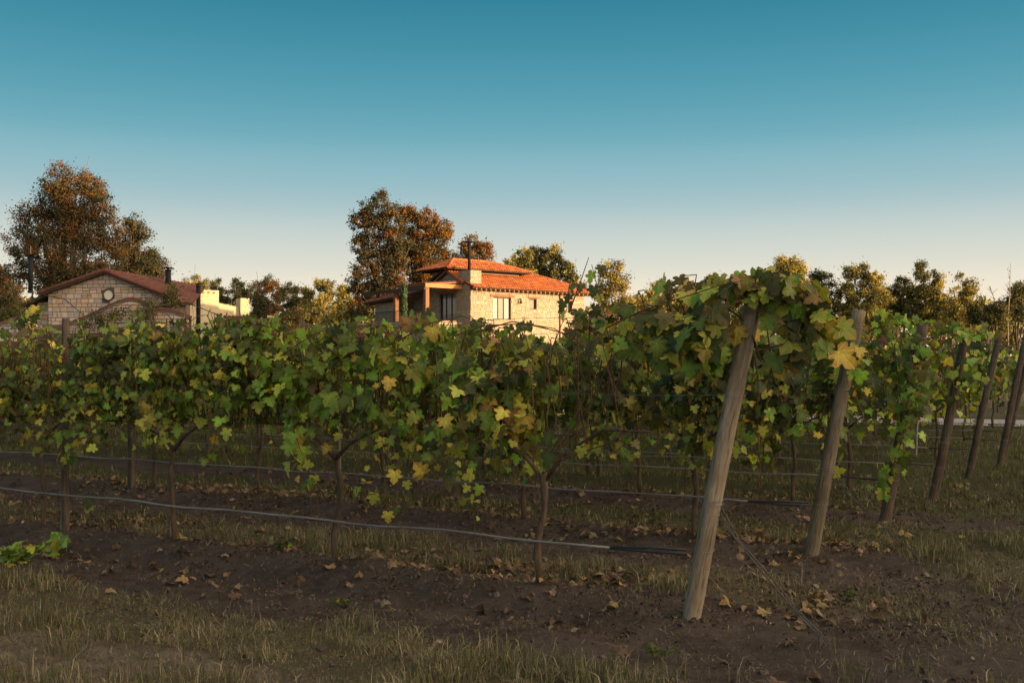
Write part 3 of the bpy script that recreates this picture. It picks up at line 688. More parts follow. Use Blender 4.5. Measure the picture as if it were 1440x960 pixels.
for k in range(10):
    x, y = ENDS[k]; Lk = row_len(k); z0 = gz(x, y)
    for j, h in enumerate(WH[1:] if k else WH):
        n = max(6, int(Lk/2)); a0 = np.array([x, y, z0+h])-np.append(DV, 0)*LEANS[k]*h/1.89
        pts = [a0*(1-u)+np.array([x+DV[0]*Lk, y+DV[1]*Lk, h+.03])*u+UP*(-.015*math.sin(u*n*math.pi)**2) for u in np.linspace(0, 1, n*3)]
        o = MB().tube(pts, .0016 if k < 3 else .0022, 4, cap=False).obj('trellis_wire', WIRE, None, True)
        nm = ['lowest', 'low', 'middle', 'top'][j] if not k else ['low', 'middle', 'top'][j]
        o['label'] = f"thin steel {nm} trellis wire stretched along the {ROWN[k]} row"; o['category'] = 'wire'; o['group'] = 'trellis wires'
    if k < 8:
        n = int(Lk*4); pts = []
        for i in range(n+1):
            t = .0+Lk*i/n; p = np.array([x, y])+DV*t-QV*(.07 if k < 2 else .05)
            sag = .014*math.sin(t*1.85+k)**2+.004*math.sin(t*6.1)
            pts.append((p[0]+.008*math.sin(t*5), p[1], (.41 if k != 1 else .42)-sag+.0))
        m = MB(); cut = 2
        m.tube(pts[cut:], .0082 if k < 2 else .0075, 6, cap=True); m.tube(pts[:cut+1], .0105, 6, m=1)
        if k < 2:
            q0 = [np.array(p)+[0, 0, .022] for p in pts[:cut+1]]; q0[-1] = np.array(pts[cut]); m.tube(q0, .009, 6, m=1)
        o = m.obj('drip_hose', [HOSE, HOSE_BLACK], None, True)
        o['label'] = f"grey drip irrigation hose hung low along the {ROWN[k]} row"; o['category'] = 'hose'; o['group'] = 'drip irrigation hoses'
# line posts
def line_post(k, t, r, mat, label, h=1.82, lean=0.0, name='line_post', w=0.0, cat='post', grp='upright posts along the rows'):
    x, y = np.array(ENDS[k])+DV*t-QV*w
    o = obj(name, post_mesh(h, r, r*.95, mat, int(t*10)+k, 10, 10, .03), None, label=label, category=cat, group=grp)
    o.location = (x, y, gz(x, y)); o.rotation_euler = (lean*.5, lean, random.random()*0); return o
line_post(0, 5.84, .036, POST_DARK, 'dark line post among the leaves near the left edge, front row', 1.86)
line_post(1, 8.15, .042, POST_DARK, 'dark line post behind the bright green hanging shoot, second row', 1.84)
line_post(0, 5.90, .008, simple_mat('pale_stake', (.42, .38, .32), (.3, .27, .23), 20), 'thin pale stake beside the dark post near the left edge', 1.0, .02, 'vine_stake', .0, 'stake', 'thin stakes by the vines')
line_post(1, 8.0, .022, POST_GREY, 'pale stake against the dark post of the second row', 1.2, .05, 'vine_stake', .1, 'stake', 'thin stakes by the vines')
line_post(2, 7.0, .014, simple_mat('pale_stake_two', (.36, .33, .28), (.25, .23, .2), 20), 'thin pale stake in the third row left of centre', 1.3, -.03, 'vine_stake', 0, 'stake', 'thin stakes by the vines')
for k, t in ((2, 6.1), (2, 12.2), (3, 4.2), (3, 10.4), (3, 16.5), (4, 6.1), (4, 12.4), (5, 5.2), (5, 11.5), (6, 6.3), (6, 13.0), (7, 5.3), (7, 12.1), (8, 6.7), (9, 5.1)):
    line_post(k, t, .035, POST_DARK, f"slim upright post in the {ROWN[k]} row, {'nearer' if t < 7 else 'farther'} from its end post at {'the right' if t < 7 else ('mid row' if t < 14 else 'the far left')}")
for k, t, h in ((5, 1.2, 1.2), (6, 2.4, 1.4), (4, 2.6, 1.1), (7, 3.9, 1.3)):
    line_post(k, t, .011, simple_mat('white_stake', (.62, .60, .56), (.45, .43, .4), 20), f"thin whitish stake in the {ROWN[k]} row seen right of the second post", h, .04, 'vine_stake', 0, 'stake', 'thin stakes by the vines')

# ------------------------------------------------------------ grass, clods, fallen leaves
def scatter(n, xr, yr, fn, seed, zoff=0):
    r = np.random.default_rng(seed); x = r.uniform(*xr, n); y = r.uniform(*yr, n)
    vis = (np.abs(x) < .53*y+.8); x, y = x[vis], y[vis]
    p = fn(x, y); k = r.random(len(x)) < p; x, y = x[k], y[k]
    return x, y, ground_z(x, y)+zoff, r
def blades(name, x, y, z, r, hmin, hmax, width, mats, lean=.6, mi=None, hs=1.0):
    n = len(x); h = r.uniform(hmin, hmax, n)*(.5+.8*r.random(n))*hs; a = r.uniform(0, 2*np.pi, n); b = r.uniform(0, 2*np.pi, n)
    l = lean*h*r.random(n)
    w = width*(.6+.8*r.random(n))
    base = np.stack([x, y, z-.005], 1); wv = np.stack([np.cos(a)*w/2, np.sin(a)*w/2, 0*a], 1)
    d = np.stack([np.cos(b)*l, np.sin(b)*l, 0*b], 1)
    m1 = base+d*.35+np.stack([0*h, 0*h, h*.6], 1); tp = base+d*1.25+np.stack([0*h, 0*h, h*(1-.35*l/np.maximum(h, 1e-4))], 1)
    V = np.stack([base-wv, base+wv, m1+wv*.8, m1-wv*.8, tp], 1).reshape(-1, 3)
    o = np.arange(n)*5
    Fc = np.concatenate([np.stack([o, o+1, o+2], 1), np.stack([o, o+2, o+3], 1), np.stack([o+3, o+2, o+4], 1)])
    mi = r.integers(0, len(mats), n) if mi is None else mi
    return mesh_np(name, V, Fc, mats, np.tile(mi, 3))
STRAWM = [simple_mat('dry_grass_blade', (.40, .365, .245), (.28, .255, .155), 3, .8, island=.35, trans=.2, tcol=(1.1, 1, .7)), simple_mat('brown_grass_blade', (.19, .155, .10), (.12, .10, .065), 3, .8, island=.35), simple_mat('olive_straw_blade', (.19, .19, .085), (.14, .14, .06), 3, .8, island=.3, trans=.2)]
GREENM = [simple_mat('green_grass_blade', (.095, .12, .040), (.065, .09, .03), 3, .7, island=.35, trans=.25), simple_mat('olive_grass_blade', (.18, .17, .07), (.12, .12, .05), 3, .7, island=.3, trans=.2)]
dry = lambda x, y: (lambda m: m[0]**1.4*(1-.75*m[1])*np.where(m[2] > .5, .5, 1)*(.35+.65*sstep(.4, .6, fbm(x*5, y*5, 71))))(masks(x, y))
grn = lambda x, y: (lambda m: m[0]**1.3*np.clip(m[1]*1.1, .05, 1)*(.15+.85*sstep(.45, .6, fbm(x*3, y*3, 81))))(masks(x, y))
x, y, z, r = scatter(420000, (-5.5, 6), (4.6, 10), dry, 1); hh = .35+1.3*sstep(.42, .66, fbm(x*4, y*4, 131)); obj('dry_grass', blades('dry_grass', x, y, z, r, .015, .07, .0038, STRAWM, 1.9, hs=hh), kind='stuff')
x, y, z, r = scatter(110000, (-5.5, 6), (4.6, 10), grn, 2); obj('green_grass', blades('green_grass', x, y, z, r, .03, .085, .005, GREENM, .7), kind='stuff')
x, y, z, r = scatter(150000, (-10, 14), (9.5, 26), dry, 3); obj('dry_grass', blades('dry_grass', x, y, z, r, .03, .10, .011, STRAWM, .9), kind='stuff')
x, y, z, r = scatter(170000, (-10, 14), (9.5, 28), grn, 4); obj('green_grass', blades('green_grass', x, y, z, r, .04, .12, .012, GREENM, .7), kind='stuff')
tft = lambda x, y: np.clip(masks(x, y)[0]*1.5*sstep(.53, .62, fbm(x*2.1+7, y*2.1, 91)), 0, 1)
x, y, z, r = scatter(150000, (-5, 6), (4.6, 9.5), tft, 5); obj('dry_grass', blades('grass_tufts', x, y, z, r, .06, .15, .0045, STRAWM+GREENM[:1], .8), kind='stuff')
# loose straw lying flat on the soil
x, y, z, r = scatter(150000, (-5, 7), (4.6, 13), lambda x, y: .10+.5*masks(x, y)[2]+.35*sstep(.45, .6, fbm(x*2.5, y*2.5, 101)), 6, .006); obj('loose_straw', blades('loose_straw', x, y, z, r, .02, .035, .0035, STRAWM, 4.0), kind='stuff')
# clods of earth and stones
def lump(seed):
    r = random.Random(seed); t = (1+5**.5)/2
    V = np.array([(-1, t, 0), (1, t, 0), (-1, -t, 0), (1, -t, 0), (0, -1, t), (0, 1, t), (0, -1, -t), (0, 1, -t), (t, 0, -1), (t, 0, 1), (-t, 0, -1), (-t, 0, 1)], float)/1.9
    V *= np.array([[r.uniform(.7, 1.25)] for _ in V]); V[:, 2] *= .6
    return V, np.array([(0, 11, 5), (0, 5, 1), (0, 1, 7), (0, 7, 10), (0, 10, 11), (1, 5, 9), (5, 11, 4), (11, 10, 2), (10, 7, 6), (7, 1, 8), (3, 9, 4), (3, 4, 2), (3, 2, 6), (3, 6, 8), (3, 8, 9), (4, 9, 5), (2, 4, 11), (6, 2, 10), (8, 6, 7), (9, 8, 1)])
LUMPS = [lump(s) for s in range(5)]
CLOD = [simple_mat('soil_clod', SOIL_A, SOIL_B, 25, .95, island=.3), simple_mat('pale_pebble', (.30, .26, .22), (.2, .17, .15), 20, .9, island=.3)]
x, y, z, r = scatter(16000, (-6, 8), (4.6, 13), lambda x, y: (1-masks(x, y)[0]*.8)*(.2+.8*sstep(.4, .6, fbm(x*2, y*2, 111))), 7)
n = len(x); R = frames(n, np.tile(UP, (n, 1)), np.tile(np.array([1., 0, 0]), (n, 1)), .3, .9, r)
obj('soil_clods', batch('soil_clods', LUMPS, CLOD, np.stack([x, y, z], 1), R, .005+.028*r.random(n)**3, (r.random(n) < .05).astype(int), r.integers(0, 5, n)), kind='stuff')
# fallen vine leaves
def litter_p(x, y):
    q, t = qt(x, y); ins = sstep(T_END-1.2, T_END+.2, t)
    p = .045*sstep(3.9, 5, q)+ins*(1.0*np.exp(-((q-6.75)/.42)**2)+.8*np.exp(-((q-9.0)/.6)**2)+.14*np.exp(-((q-5.6)/.35)**2)+.3*np.exp(-((q-11.5)/.8)**2))
    return np.clip(p*(.1+1.1*sstep(.42, .6, fbm(x*1.7, y*1.7, 121))), 0, 1)
x, y, z, r = scatter(20000, (-7, 6.5), (4.7, 15), litter_p, 8, .012)
n = len(x); nrm = np.tile(UP, (n, 1)); R = frames(n, nrm, np.stack([np.cos(np.arange(n)*2.4), np.sin(np.arange(n)*2.4), 0*x], 1), .38, .2, r)
Sc = r.uniform(.035, .085, n); ci = r.choice(3, n, p=[.34, .30, .36]); si = r.integers(0, 4, n); P = np.stack([x, y, z+.01], 1)
o_ = np.argsort(-(Sc/y)); a, b = o_[:300], o_[300:]
leaf_objects(ground, P[a], R[a], Sc[a], ci[a], si[a], 'fallen_leaf', True)
obj('leaf_litter', batch('leaf_litter', LEAF_DRY, DRYMATS, P[b], R[b], Sc[b], ci[b], si[b]), kind='stuff')
x, y, z, r = scatter(90000, (-6.5, 7), (4.7, 13), lambda x, y: np.clip(.05+.9*litter_p(x, y)+.9*sstep(.50, .60, fbm(x*2.2, y*2.2, 141))*sstep(3.9, 4.6, qt(x, y)[0]), 0, 1)*.9, 11, .006)
n = len(x); R = frames(n, np.tile(UP, (n, 1)), r.normal(0, 1, (n, 3)), .45, .2, r)
obj('leaf_crumbs', batch('leaf_crumbs', [(np.array([(0, 0, 0), (.4, .4, .12), (0, 1, 0), (-.45, .5, .1)]), np.array([(0, 1, 2, 3)]))], [simple_mat('dark_crumbs', (.085, .060, .045), (.045, .034, .027), 20, .9, island=.3), simple_mat('brown_crumbs', (.13, .085, .05), (.08, .055, .035), 20, .9, island=.3)], np.stack([x, y, z], 1), R, r.uniform(.008, .034, n), (r.random(n) < .5).astype(int), np.zeros(n, int)), kind='stuff')
# green shoots sprawling on the ground at the left edge and a few weeds
def weed(xp, yp, n, sz, label, h=.08, pal='green'):
    Z = F*CAMH/(yp-HY); B = px(xp, yp, Z); B[2] = gz(B[0], B[1]); v = thing('weed', label, 'weed', B, 0)
    m = MB(); P = []
    for i in range(max(2, n//8)):
        a = random.random()*6.28; l = random.uniform(.08, .22)*sz/.08
        m.tube([(0, 0, 0), (math.cos(a)*l*.5, math.sin(a)*l*.5, h*.8), (math.cos(a)*l, math.sin(a)*l, h)], .002, 4)
        for j in range(8): u = random.random(); P.append((math.cos(a)*l*u+random.gauss(0, .02), math.sin(a)*l*u+random.gauss(0, .02), h*u**.5+random.random()*.03))
    m.obj('stem', GREENM[0], v); P = np.array(P[:max(n, 8)]); k = len(P)
    leaf_objects(v, P, frames(k, np.tile(UP*.8-QQ*.6, (k, 1)), np.random.normal(0, 1, (k, 3))*[1, 1, .3], .3, .2), np.random.uniform(.6, 1.1, k)*sz, pick_cols(k, pal), rng.integers(0, 5, k))
weed(28, 796, 34, .09, 'bright green leafy shoot sprawling on the soil at the left edge', .12, 'fresh')
weed(85, 780, 16, .10, 'small green leafy shoot at the foot of the dark left post', .16, 'fresh')
weed(0, 800, 20, .09, 'green leafy clump cut by the left edge of the photo', .12, 'fresh')
weed(480, 850, 30, .035, 'low dark green weed in the dry grass at lower left of centre', .05, 'deep')
weed(925, 925, 30, .035, 'low green weed in the grass left of the front post foot', .05, 'deep')
weed(1190, 842, 16, .04, 'tiny green weed on the soil right of the stay wires', .05, 'deep')
weed(400, 770, 26, .05, 'dark green weed beside the straw strip behind the front row', .06, 'deep')

# ------------------------------------------------------------ trees
TBARK = simple_mat('tree_bark', (.16, .12, .09), (.07, .052, .04), 6, .95, .5, stretch=(1, 1, .3))
TLEAF = {k: simple_mat('tree_leaf_'+k, a, b, .35, .75, island=.22, trans=.18, tcol=(1.25, 1.1, .5), spec=.2, detail=3) for k, a, b in (
    ('rust', (.23, .108, .022), (.15, .072, .022)), ('gum', (.095, .085, .040), (.13, .09, .042)), ('dark', (.045, .055, .030), (.065, .066, .033)),
    ('olive', (.22, .205, .06), (.14, .135, .05)), ('gold', (.50, .40, .085), (.34, .28, .07)), ('pine', (.055, .07, .032), (.085, .085, .036)), ('pink', (.21, .13, .07), (.14, .10, .055)))}
CARD = [(np.array([(0, 0, 0), (.20, .45, .05), (0, 1, 0), (-.20, .45, .05)]), np.array([(0, 1, 2, 3)])), (np.array([(0, 0, 0), (.28, .4, -.05), (.02, .9, .05), (-.28, .5, 0)]), np.array([(0, 1, 2, 3)]))]
PALEB = simple_mat('pale_tree_bark', (.22, .18, .145), (.14, .11, .085), 6, .9, .3, stretch=(1, 1, .3))
def tree(name, label, D, bx, lobes, mats, n=9000, card=.32, trunk_r=.25, by=None, group=None, loose=.30, mix=None, sub=.26, trunk_col=None, limbs=6, aspect=1.0):
    """lobes: (x, y, r) in photo pixels at distance D"""
    n = int(n*(2.5 if D < 89 else 1.9)); card *= (.64 if D < 89 else .74); s = D/F; B = np.array([(bx-720)*s, D, 0.0]); v = thing(name, label, 'tree', B, 0, group)
    Lb = np.array([[(x-720)*s-B[0], random.uniform(-.5, .5)*r*s*1.2, CAMH+(HY-y)*s, r*s] for x, y, r in lobes])
    w = Lb[:, 3]**2; w /= w.sum()
    nsub = max(22, int(n/90)); P = []
    li = np.random.choice(len(Lb), nsub, p=w)
    u = np.random.normal(0, 1, (nsub, 3)); u /= np.linalg.norm(u, axis=1)[:, None]
    rad = Lb[li, 3]*np.random.uniform(.25, 1.0, nsub)**.6
    C = Lb[li, :3]+u*rad[:, None]*np.array([1, 1, aspect])
    sr = np.maximum(Lb[li, 3]*sub*1.15, .35)*np.random.uniform(.6, 1.3, nsub)
    k = n//nsub; P = (C[:, None, :]+np.random.normal(0, 1, (nsub, k, 3))*sr[:, None, None]*.55*np.array([1, 1, .8])).reshape(-1, 3)
    stray = np.random.rand(len(P)) < .03; P[stray] += np.random.normal(0, loose, (stray.sum(), 3))
    P[:, 2] = np.maximum(P[:, 2], .3); m = len(P)
    cc = np.repeat(C, k, 0)[:m] if m == nsub*k else P; dv = P-cc; dv = dv/np.maximum(np.linalg.norm(dv, axis=1)[:, None], .05); dv = dv+.5*np.array([0, 0, 1.])
    R = frames(m, dv, np.random.normal(0, 1, (m, 3))-np.array([0, 0, .3]), .35, .1)
    Sc = card*np.random.uniform(.5, 1.3, m); ms = [TLEAF[q] for q in mats]
    # one colour per clump, mostly
    base_c = np.random.choice(len(ms), nsub, p=mix); ci = np.repeat(base_c, k)[:m] if m == nsub*k else np.random.choice(len(ms), m, p=mix)
    obj('crown', batch('crown', CARD, ms, P, R, Sc, ci, np.random.randint(0, 2, m)), v, kind='stuff')
    t = MB(); top = Lb[np.argmax(Lb[:, 2])]
    # trunk rises to the middle of the crown, limbs run into the lobes
    cx = (Lb[:, 0]*w).sum(); cz = (Lb[:, 2]*w).sum(); fork = np.array([cx*.35, 0, max(1.5, cz*.42)])
    t.tube([(0, 0, -.3), fork*.5+[random.uniform(-.1, .1), 0, 0], fork], [trunk_r*1.3, trunk_r, trunk_r*.85], 8)
    t.obj('trunk', trunk_col or TBARK, v, True)
    t = MB()
    for j in np.argsort(-Lb[:, 3])[:limbs]:
        e = Lb[j, :3]+[0, 0, Lb[j, 3]*.4]; mid = fork*.5+e*.5+np.array([random.uniform(-.3, .3), random.uniform(-.3, .3), random.uniform(0, .6)])
        t.tube([fork, fork*.75+mid*.25+[0, 0, .1], mid, mid*.45+e*.55, e], [trunk_r*.7, trunk_r*.5, trunk_r*.34, trunk_r*.22, .03], 6)
        for q in range(4):
            a = fork*.3+mid*.2+e*.5; b = Lb[j, :3]+np.random.normal(0, 1, 3)*Lb[j, 3]*.6; t.tube([mid*.5+e*.5, (mid+b)/2+[0, 0, .2], b], [trunk_r*.2, trunk_r*.12, .02], 4)
    t.obj('limbs', trunk_col or TBARK, v, True)
    return v
np.random.seed(21); random.seed(21)
tree('broad_tree', 'tall broad tree at the left, rust lit on top and dark below', 68, 95, [(88, 258, 26), (126, 258, 20), (70, 280, 30), (108, 282, 36), (140, 290, 24), (45, 312, 30), (85, 312, 36), (125, 322, 38), (152, 325, 20), (34, 348, 25), (70, 352, 36), (110, 362, 38), (148, 362, 26), (28, 385, 20), (60, 392, 30), (100, 400, 30), (140, 395, 28)],
     ['rust', 'gum', 'dark'], 28000, .24, .34, mix=[.34, .30, .36], limbs=14, sub=.28, trunk_col=PALEB)
tree('loose_tree', 'smaller dark loose crowned tree right of the tall rust topped one', 72, 182, [(190, 318, 13), (184, 338, 14), (205, 330, 8), (172, 355, 16), (195, 362, 17), (218, 362, 11), (228, 376, 9), (205, 380, 18), (175, 385, 18), (225, 392, 12)], ['dark', 'gum'], 9000, .25, .16, mix=[.6, .4], limbs=8)
tree('dark_tree', 'dark low tree cut by the left edge of the photo', 74, 2, [(0, 388, 16), (12, 405, 16), (0, 425, 22), (22, 430, 14)], ['dark', 'pink'], 5000, .27, .15, mix=[.6, .4])
tree('eucalyptus', 'tall dark eucalyptus left of the stone house with a pale trunk', 88, 548, [(532, 280, 14), (518, 292, 12), (545, 300, 16), (508, 312, 16), (530, 318, 20), (552, 325, 16), (505, 342, 16), (528, 350, 22), (552, 360, 18), (512, 375, 20), (538, 385, 22), (505, 400, 16), (530, 412, 22), (505, 430, 16), (562, 345, 17), (560, 375, 20), (556, 405, 22), (560, 318, 10)], ['gum', 'dark', 'rust'], 17000, .30, .26, mix=[.45, .42, .13], limbs=12, trunk_col=PALEB)
tree('eucalyptus', 'rust lit eucalyptus between the dark one and the chimney pipe', 90, 592, [(572, 304, 13), (568, 330, 16), (562, 355, 16), (598, 308, 16), (622, 318, 15), (588, 328, 20), (612, 338, 20), (630, 330, 9), (575, 350, 18), (600, 362, 22), (622, 360, 14), (580, 380, 20), (605, 388, 18)], ['rust', 'gum', 'dark'], 14000, .30, .24, mix=[.55, .3, .15], limbs=10)
tree('round_tree', 'rusty brown tree rising right behind the chimney pipe', 100, 668, [(668, 342, 13), (655, 352, 12), (682, 352, 11), (665, 365, 18), (690, 372, 12), (645, 370, 12)], ['pink', 'rust'], 5000, .32, .18, mix=[.5, .5])
tree('bushy_tree', 'olive tree above the left part of the orange roof', 104, 735, [(718, 372, 9), (735, 362, 13), (728, 380, 14), (742, 385, 12)], ['gold', 'olive'], 3500, .34, .15, mix=[.3, .7])
tree('bushy_tree', 'dark green tree behind the middle of the orange roof', 106, 752, [(750, 356, 8), (762, 358, 12), (750, 375, 14), (770, 380, 14)], ['dark', 'olive'], 3500, .34, .15, mix=[.6, .4])
tree('bushy_tree', 'green tree rising behind the right part of the orange roof', 104, 782, [(780, 356, 11), (786, 372, 13), (775, 388, 14), (800, 392, 12), (802, 378, 8), (812, 400, 12)], ['olive', 'dark', 'gold'], 4500, .34, .15, mix=[.5, .3, .2])
tree('golden_tree', 'golden leafy tree just right of the stone house', 92, 860, [(852, 376, 11), (868, 380, 12), (858, 396, 16), (878, 400, 11), (845, 412, 14), (870, 418, 16), (886, 430, 10), (852, 440, 18), (875, 448, 16)], ['gold', 'olive', 'pink'], 6500, .28, .15, mix=[.45, .3, .25], sub=.24)
TR = [  # right-hand tree line: label, x, crown lobes, colours
    ('pale golden tree, low, between the golden tree and the vine canopy', 915, 98, [(918, 408, 9), (910, 425, 14), (928, 425, 13), (915, 445, 16)], ['gold', 'olive'], 2600),
    ('olive tree with a pointed top just left of the front post leaves', 950, 100, [(942, 405, 7), (952, 412, 11), (945, 430, 14), (965, 430, 12), (950, 450, 16)], ['olive', 'gold'], 2600),
    ('dark tree peeping over the vine leaves left of the front post', 1005, 105, [(1005, 396, 10), (995, 410, 12), (1020, 408, 12), (1000, 430, 16), (980, 425, 10)], ['dark', 'olive'], 2800),
    ('low olive tree behind the leaves over the front post', 1048, 108, [(1045, 402, 12), (1060, 412, 14), (1040, 425, 16)], ['olive'], 2000),
    ('yellow green egg shaped tree above the leaves right of the front post', 1110, 84, [(1104, 374, 11), (1114, 380, 13), (1106, 390, 13), (1122, 392, 10), (1112, 405, 16), (1108, 425, 18), (1112, 388, 15)], ['gold', 'gold', 'olive'], 6000),
    ('dark pointed tree just right of the egg shaped one', 1148, 96, [(1142, 382, 7), (1150, 388, 8), (1140, 400, 14), (1158, 402, 13), (1145, 425, 20), (1165, 430, 14)], ['dark', 'pine'], 3800),
    ('broad tree with golden patches above the second end post', 1210, 94, [(1196, 386, 10), (1212, 382, 12), (1226, 392, 11), (1200, 402, 16), (1222, 410, 15), (1192, 422, 15), (1212, 430, 18), (1235, 425, 10)], ['gold', 'dark', 'olive'], 5200),
    ('small golden tree right of the broad patchy one', 1240, 92, [(1238, 404, 9), (1242, 420, 12), (1232, 436, 13)], ['gold', 'olive'], 2200),
    ('dark round topped tree in the middle of the right tree line', 1262, 100, [(1258, 392, 9), (1268, 400, 11), (1256, 415, 13), (1272, 425, 15), (1258, 440, 15)], ['dark', 'olive'], 3000),
    ('tallest pine of the right tree line', 1297, 98, [(1296, 374, 5), (1296, 386, 8), (1300, 400, 12), (1290, 414, 13), (1306, 422, 15), (1292, 440, 16)], ['pine', 'olive'], 3600),
    ('second pine, right of the tallest one', 1320, 96, [(1318, 384, 5), (1320, 396, 8), (1318, 412, 11), (1326, 428, 13), (1315, 442, 13)], ['olive', 'pine', 'gold'], 2800),
    ('pale golden green tree before the bare trees at the right', 1355, 92, [(1354, 394, 8), (1362, 404, 9), (1350, 410, 11), (1364, 420, 12), (1352, 432, 13), (1370, 442, 12)], ['gold', 'olive'], 3200),
    ('dark green tree at the right edge of the photo', 1432, 88, [(1436, 405, 10), (1428, 418, 9), (1440, 425, 14), (1425, 440, 14), (1412, 446, 10)], ['dark', 'olive'], 3200),
    ('low grey green bush below the bare trees at the right', 1390, 86, [(1385, 446, 11), (1400, 440, 10), (1410, 452, 12), (1375, 455, 10)], ['olive', 'dark'], 2400)]
for lab, bx, D, lobes, cols, n in TR:
    lobes = [(a, b, r*1.28) for a, b, r in lobes]+[(bx+random.uniform(-16, 16), 440+random.uniform(-6, 14), random.uniform(13, 19)) for _ in range(3)]; n = int(n*1.8)
    tree('row_tree', lab, D, bx, lobes, cols, n, .30, .14, group='trees in the line behind the vineyard', sub=.28, limbs=5)
TL = [('green tree tops above the white house tower', 272, 128, [(262, 396, 7), (275, 398, 9), (285, 402, 7), (270, 412, 12)], ['olive', 'gold'], 1800),
    ('olive tree right of the white house tower', 305, 130, [(295, 398, 8), (306, 404, 9), (300, 416, 12), (315, 420, 10)], ['olive', 'dark'], 1800),
    ('dark upright tree behind the white chimney', 336, 128, [(332, 396, 6), (335, 404, 8), (330, 416, 10), (345, 418, 9), (352, 404, 5), (355, 416, 8)], ['dark', 'pine'], 2200),
    ('reddish brown round tree left of the pale trees', 374, 120, [(368, 402, 9), (380, 400, 9), (388, 408, 9), (372, 416, 12), (388, 424, 12), (376, 436, 12)], ['pink', 'rust', 'dark'], 3000),
    ('grey green feathery tree in the middle of the left tree line', 410, 116, [(404, 406, 7), (414, 410, 8), (405, 424, 11), (420, 430, 12), (408, 444, 13)], ['dark', 'olive'], 2600),
    ('pale tree with thin top, fourth from the large house', 432, 114, [(428, 408, 5), (435, 412, 7), (430, 426, 9), (440, 436, 11)], ['olive', 'gold'], 1700),
    ('golden tree in the left tree line', 458, 112, [(450, 402, 6), (460, 404, 8), (466, 412, 8), (455, 420, 10), (448, 434, 12), (468, 438, 12)], ['gold', 'olive'], 2600),
    ('golden green tree just left of the dark eucalyptus', 488, 108, [(484, 408, 7), (492, 416, 9), (482, 424, 10), (495, 436, 13), (480, 444, 12)], ['gold', 'olive'], 2600),
    ('dark bush at the end of the white wall', 366, 84, [(366, 424, 7), (368, 434, 8), (364, 446, 9)], ['dark'], 1500),
    ('brownish bush below the pale trees left of the large house', 430, 96, [(415, 448, 12), (432, 446, 11), (450, 450, 12), (400, 455, 10)], ['pink', 'olive'], 2600),
    ('green bush left of the small tiled annex', 478, 90, [(470, 452, 11), (486, 450, 11), (498, 446, 8)], ['olive', 'gold'], 2000),
    ('bush hiding the foot of the lit stone wall at the right', 850, 78, [(828, 462, 12), (850, 458, 14), (872, 465, 14)], ['olive', 'pink'], 2600),
    ('low bush in front of the far trees right of the golden tree', 940, 84, [(900, 462, 14), (925, 458, 14), (950, 460, 14), (975, 456, 14)], ['olive', 'dark'], 3000)]
for lab, bx, D, lobes, cols, n in TL:
    lobes = [(a, b, r*1.25) for a, b, r in lobes]; n = int(n*1.6)
    tree('row_tree', lab, D, bx, lobes, cols, n, .30, .12, group='trees and bushes far behind the vines', sub=.28, limbs=4)
# far woodland that closes the view under the crowns
def woodland():
    r = np.random.default_rng(77); n = 55000; x = r.uniform(-95, 105, n); y = 140+r.uniform(-4, 14, n)+.0006*x**2
    top = 5.6+5.5*fbm(x*.12, x*0+2, 5)+2.6*vnoise(x*.45, x*0+5, 6)
    z = top*r.random(n)**.8
    P = np.stack([x, y, z], 1); R = frames(n, r.normal(0, 1, (n, 3)), r.normal(0, 1, (n, 3)), .1, .1, r)
    obj('far_woodland', batch('far_woodland', CARD, [TLEAF['gold'], TLEAF['olive'], TLEAF['pine']], P, R, r.uniform(.5, 1.1, n), r.integers(0, 3, n), r.integers(0, 2, n)), kind='stuff')
woodland()
def bare_tree(label, x0, D, path, r=.07):
    s = D/F; B = np.array([(x0-720)*s, D, 0.]); v = thing('bare_tree', label, 'tree', B, 0, 'bare trees at the right')
    pp = [np.array([(a-720)*s, D, CAMH+(HY-b)*s])-B for a, b in path]; m = MB(); m.tube(pp, list(np.linspace(r, .015, len(pp))), 6)
    m.obj('trunk', simple_mat('bare_bark', (.36, .29, .22), (.24, .19, .15), 5), v, True); m = MB()
    for i in range(16):
        u = random.uniform(.25, .95); k = u*(len(pp)-1); a = pp[int(k)]*(1-k % 1)+pp[min(int(k)+1, len(pp)-1)]*(k % 1); l = random.uniform(.5, 1.5)*(1.2-u); d = random.choice((-1, 1))
        m.tube([a, a+np.array([d*l*.35, random.uniform(-.2, .2), l*.4]), a+np.array([d*l*.6, random.uniform(-.4, .4), l])], [.025, .016, .008], 4)
    m.obj('twigs', TBARK, v, True)
bare_tree('tall bare pale tree near the right edge', 1418, 86, [(1418, 512), (1417, 450), (1420, 410), (1421, 370)])
bare_tree('shorter bare forked tree left of the tall bare one', 1402, 86, [(1400, 512), (1402, 450), (1398, 420), (1392, 402)], .06)

# ------------------------------------------------------------ buildings
def stone_mat(name, a, b, isl): return simple_mat(name, a, b, 3.5, .9, .4, island=isl, bdist=.02)
MORTAR = simple_mat('mortar', (.30, .26, .21), (.22, .19, .15), 5, .95)
TILE = simple_mat('terracotta_tile', (.56, .19, .065), (.44, .14, .05), 2.2, .8, .2, island=.25)
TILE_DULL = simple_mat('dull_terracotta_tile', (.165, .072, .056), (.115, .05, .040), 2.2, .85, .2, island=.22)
WOOD_W = simple_mat('warm_timber', (.32, .15, .07), (.20, .09, .045), 5, .75, .2)
WOOD_D = simple_mat('dark_timber', (.09, .05, .035), (.05, .03, .022), 5, .75, .2)
GLASS = simple_mat('window_glass', (.05, .06, .065), (.03, .035, .04), 1, .12, spec=.8)
FRAME = simple_mat('dark_window_frame', (.035, .03, .028), (.025, .02, .02), 4, .5)
CURT = simple_mat('pale_curtain', (.55, .54, .50), (.40, .39, .37), 6, .9, stretch=(6, 6, .3))
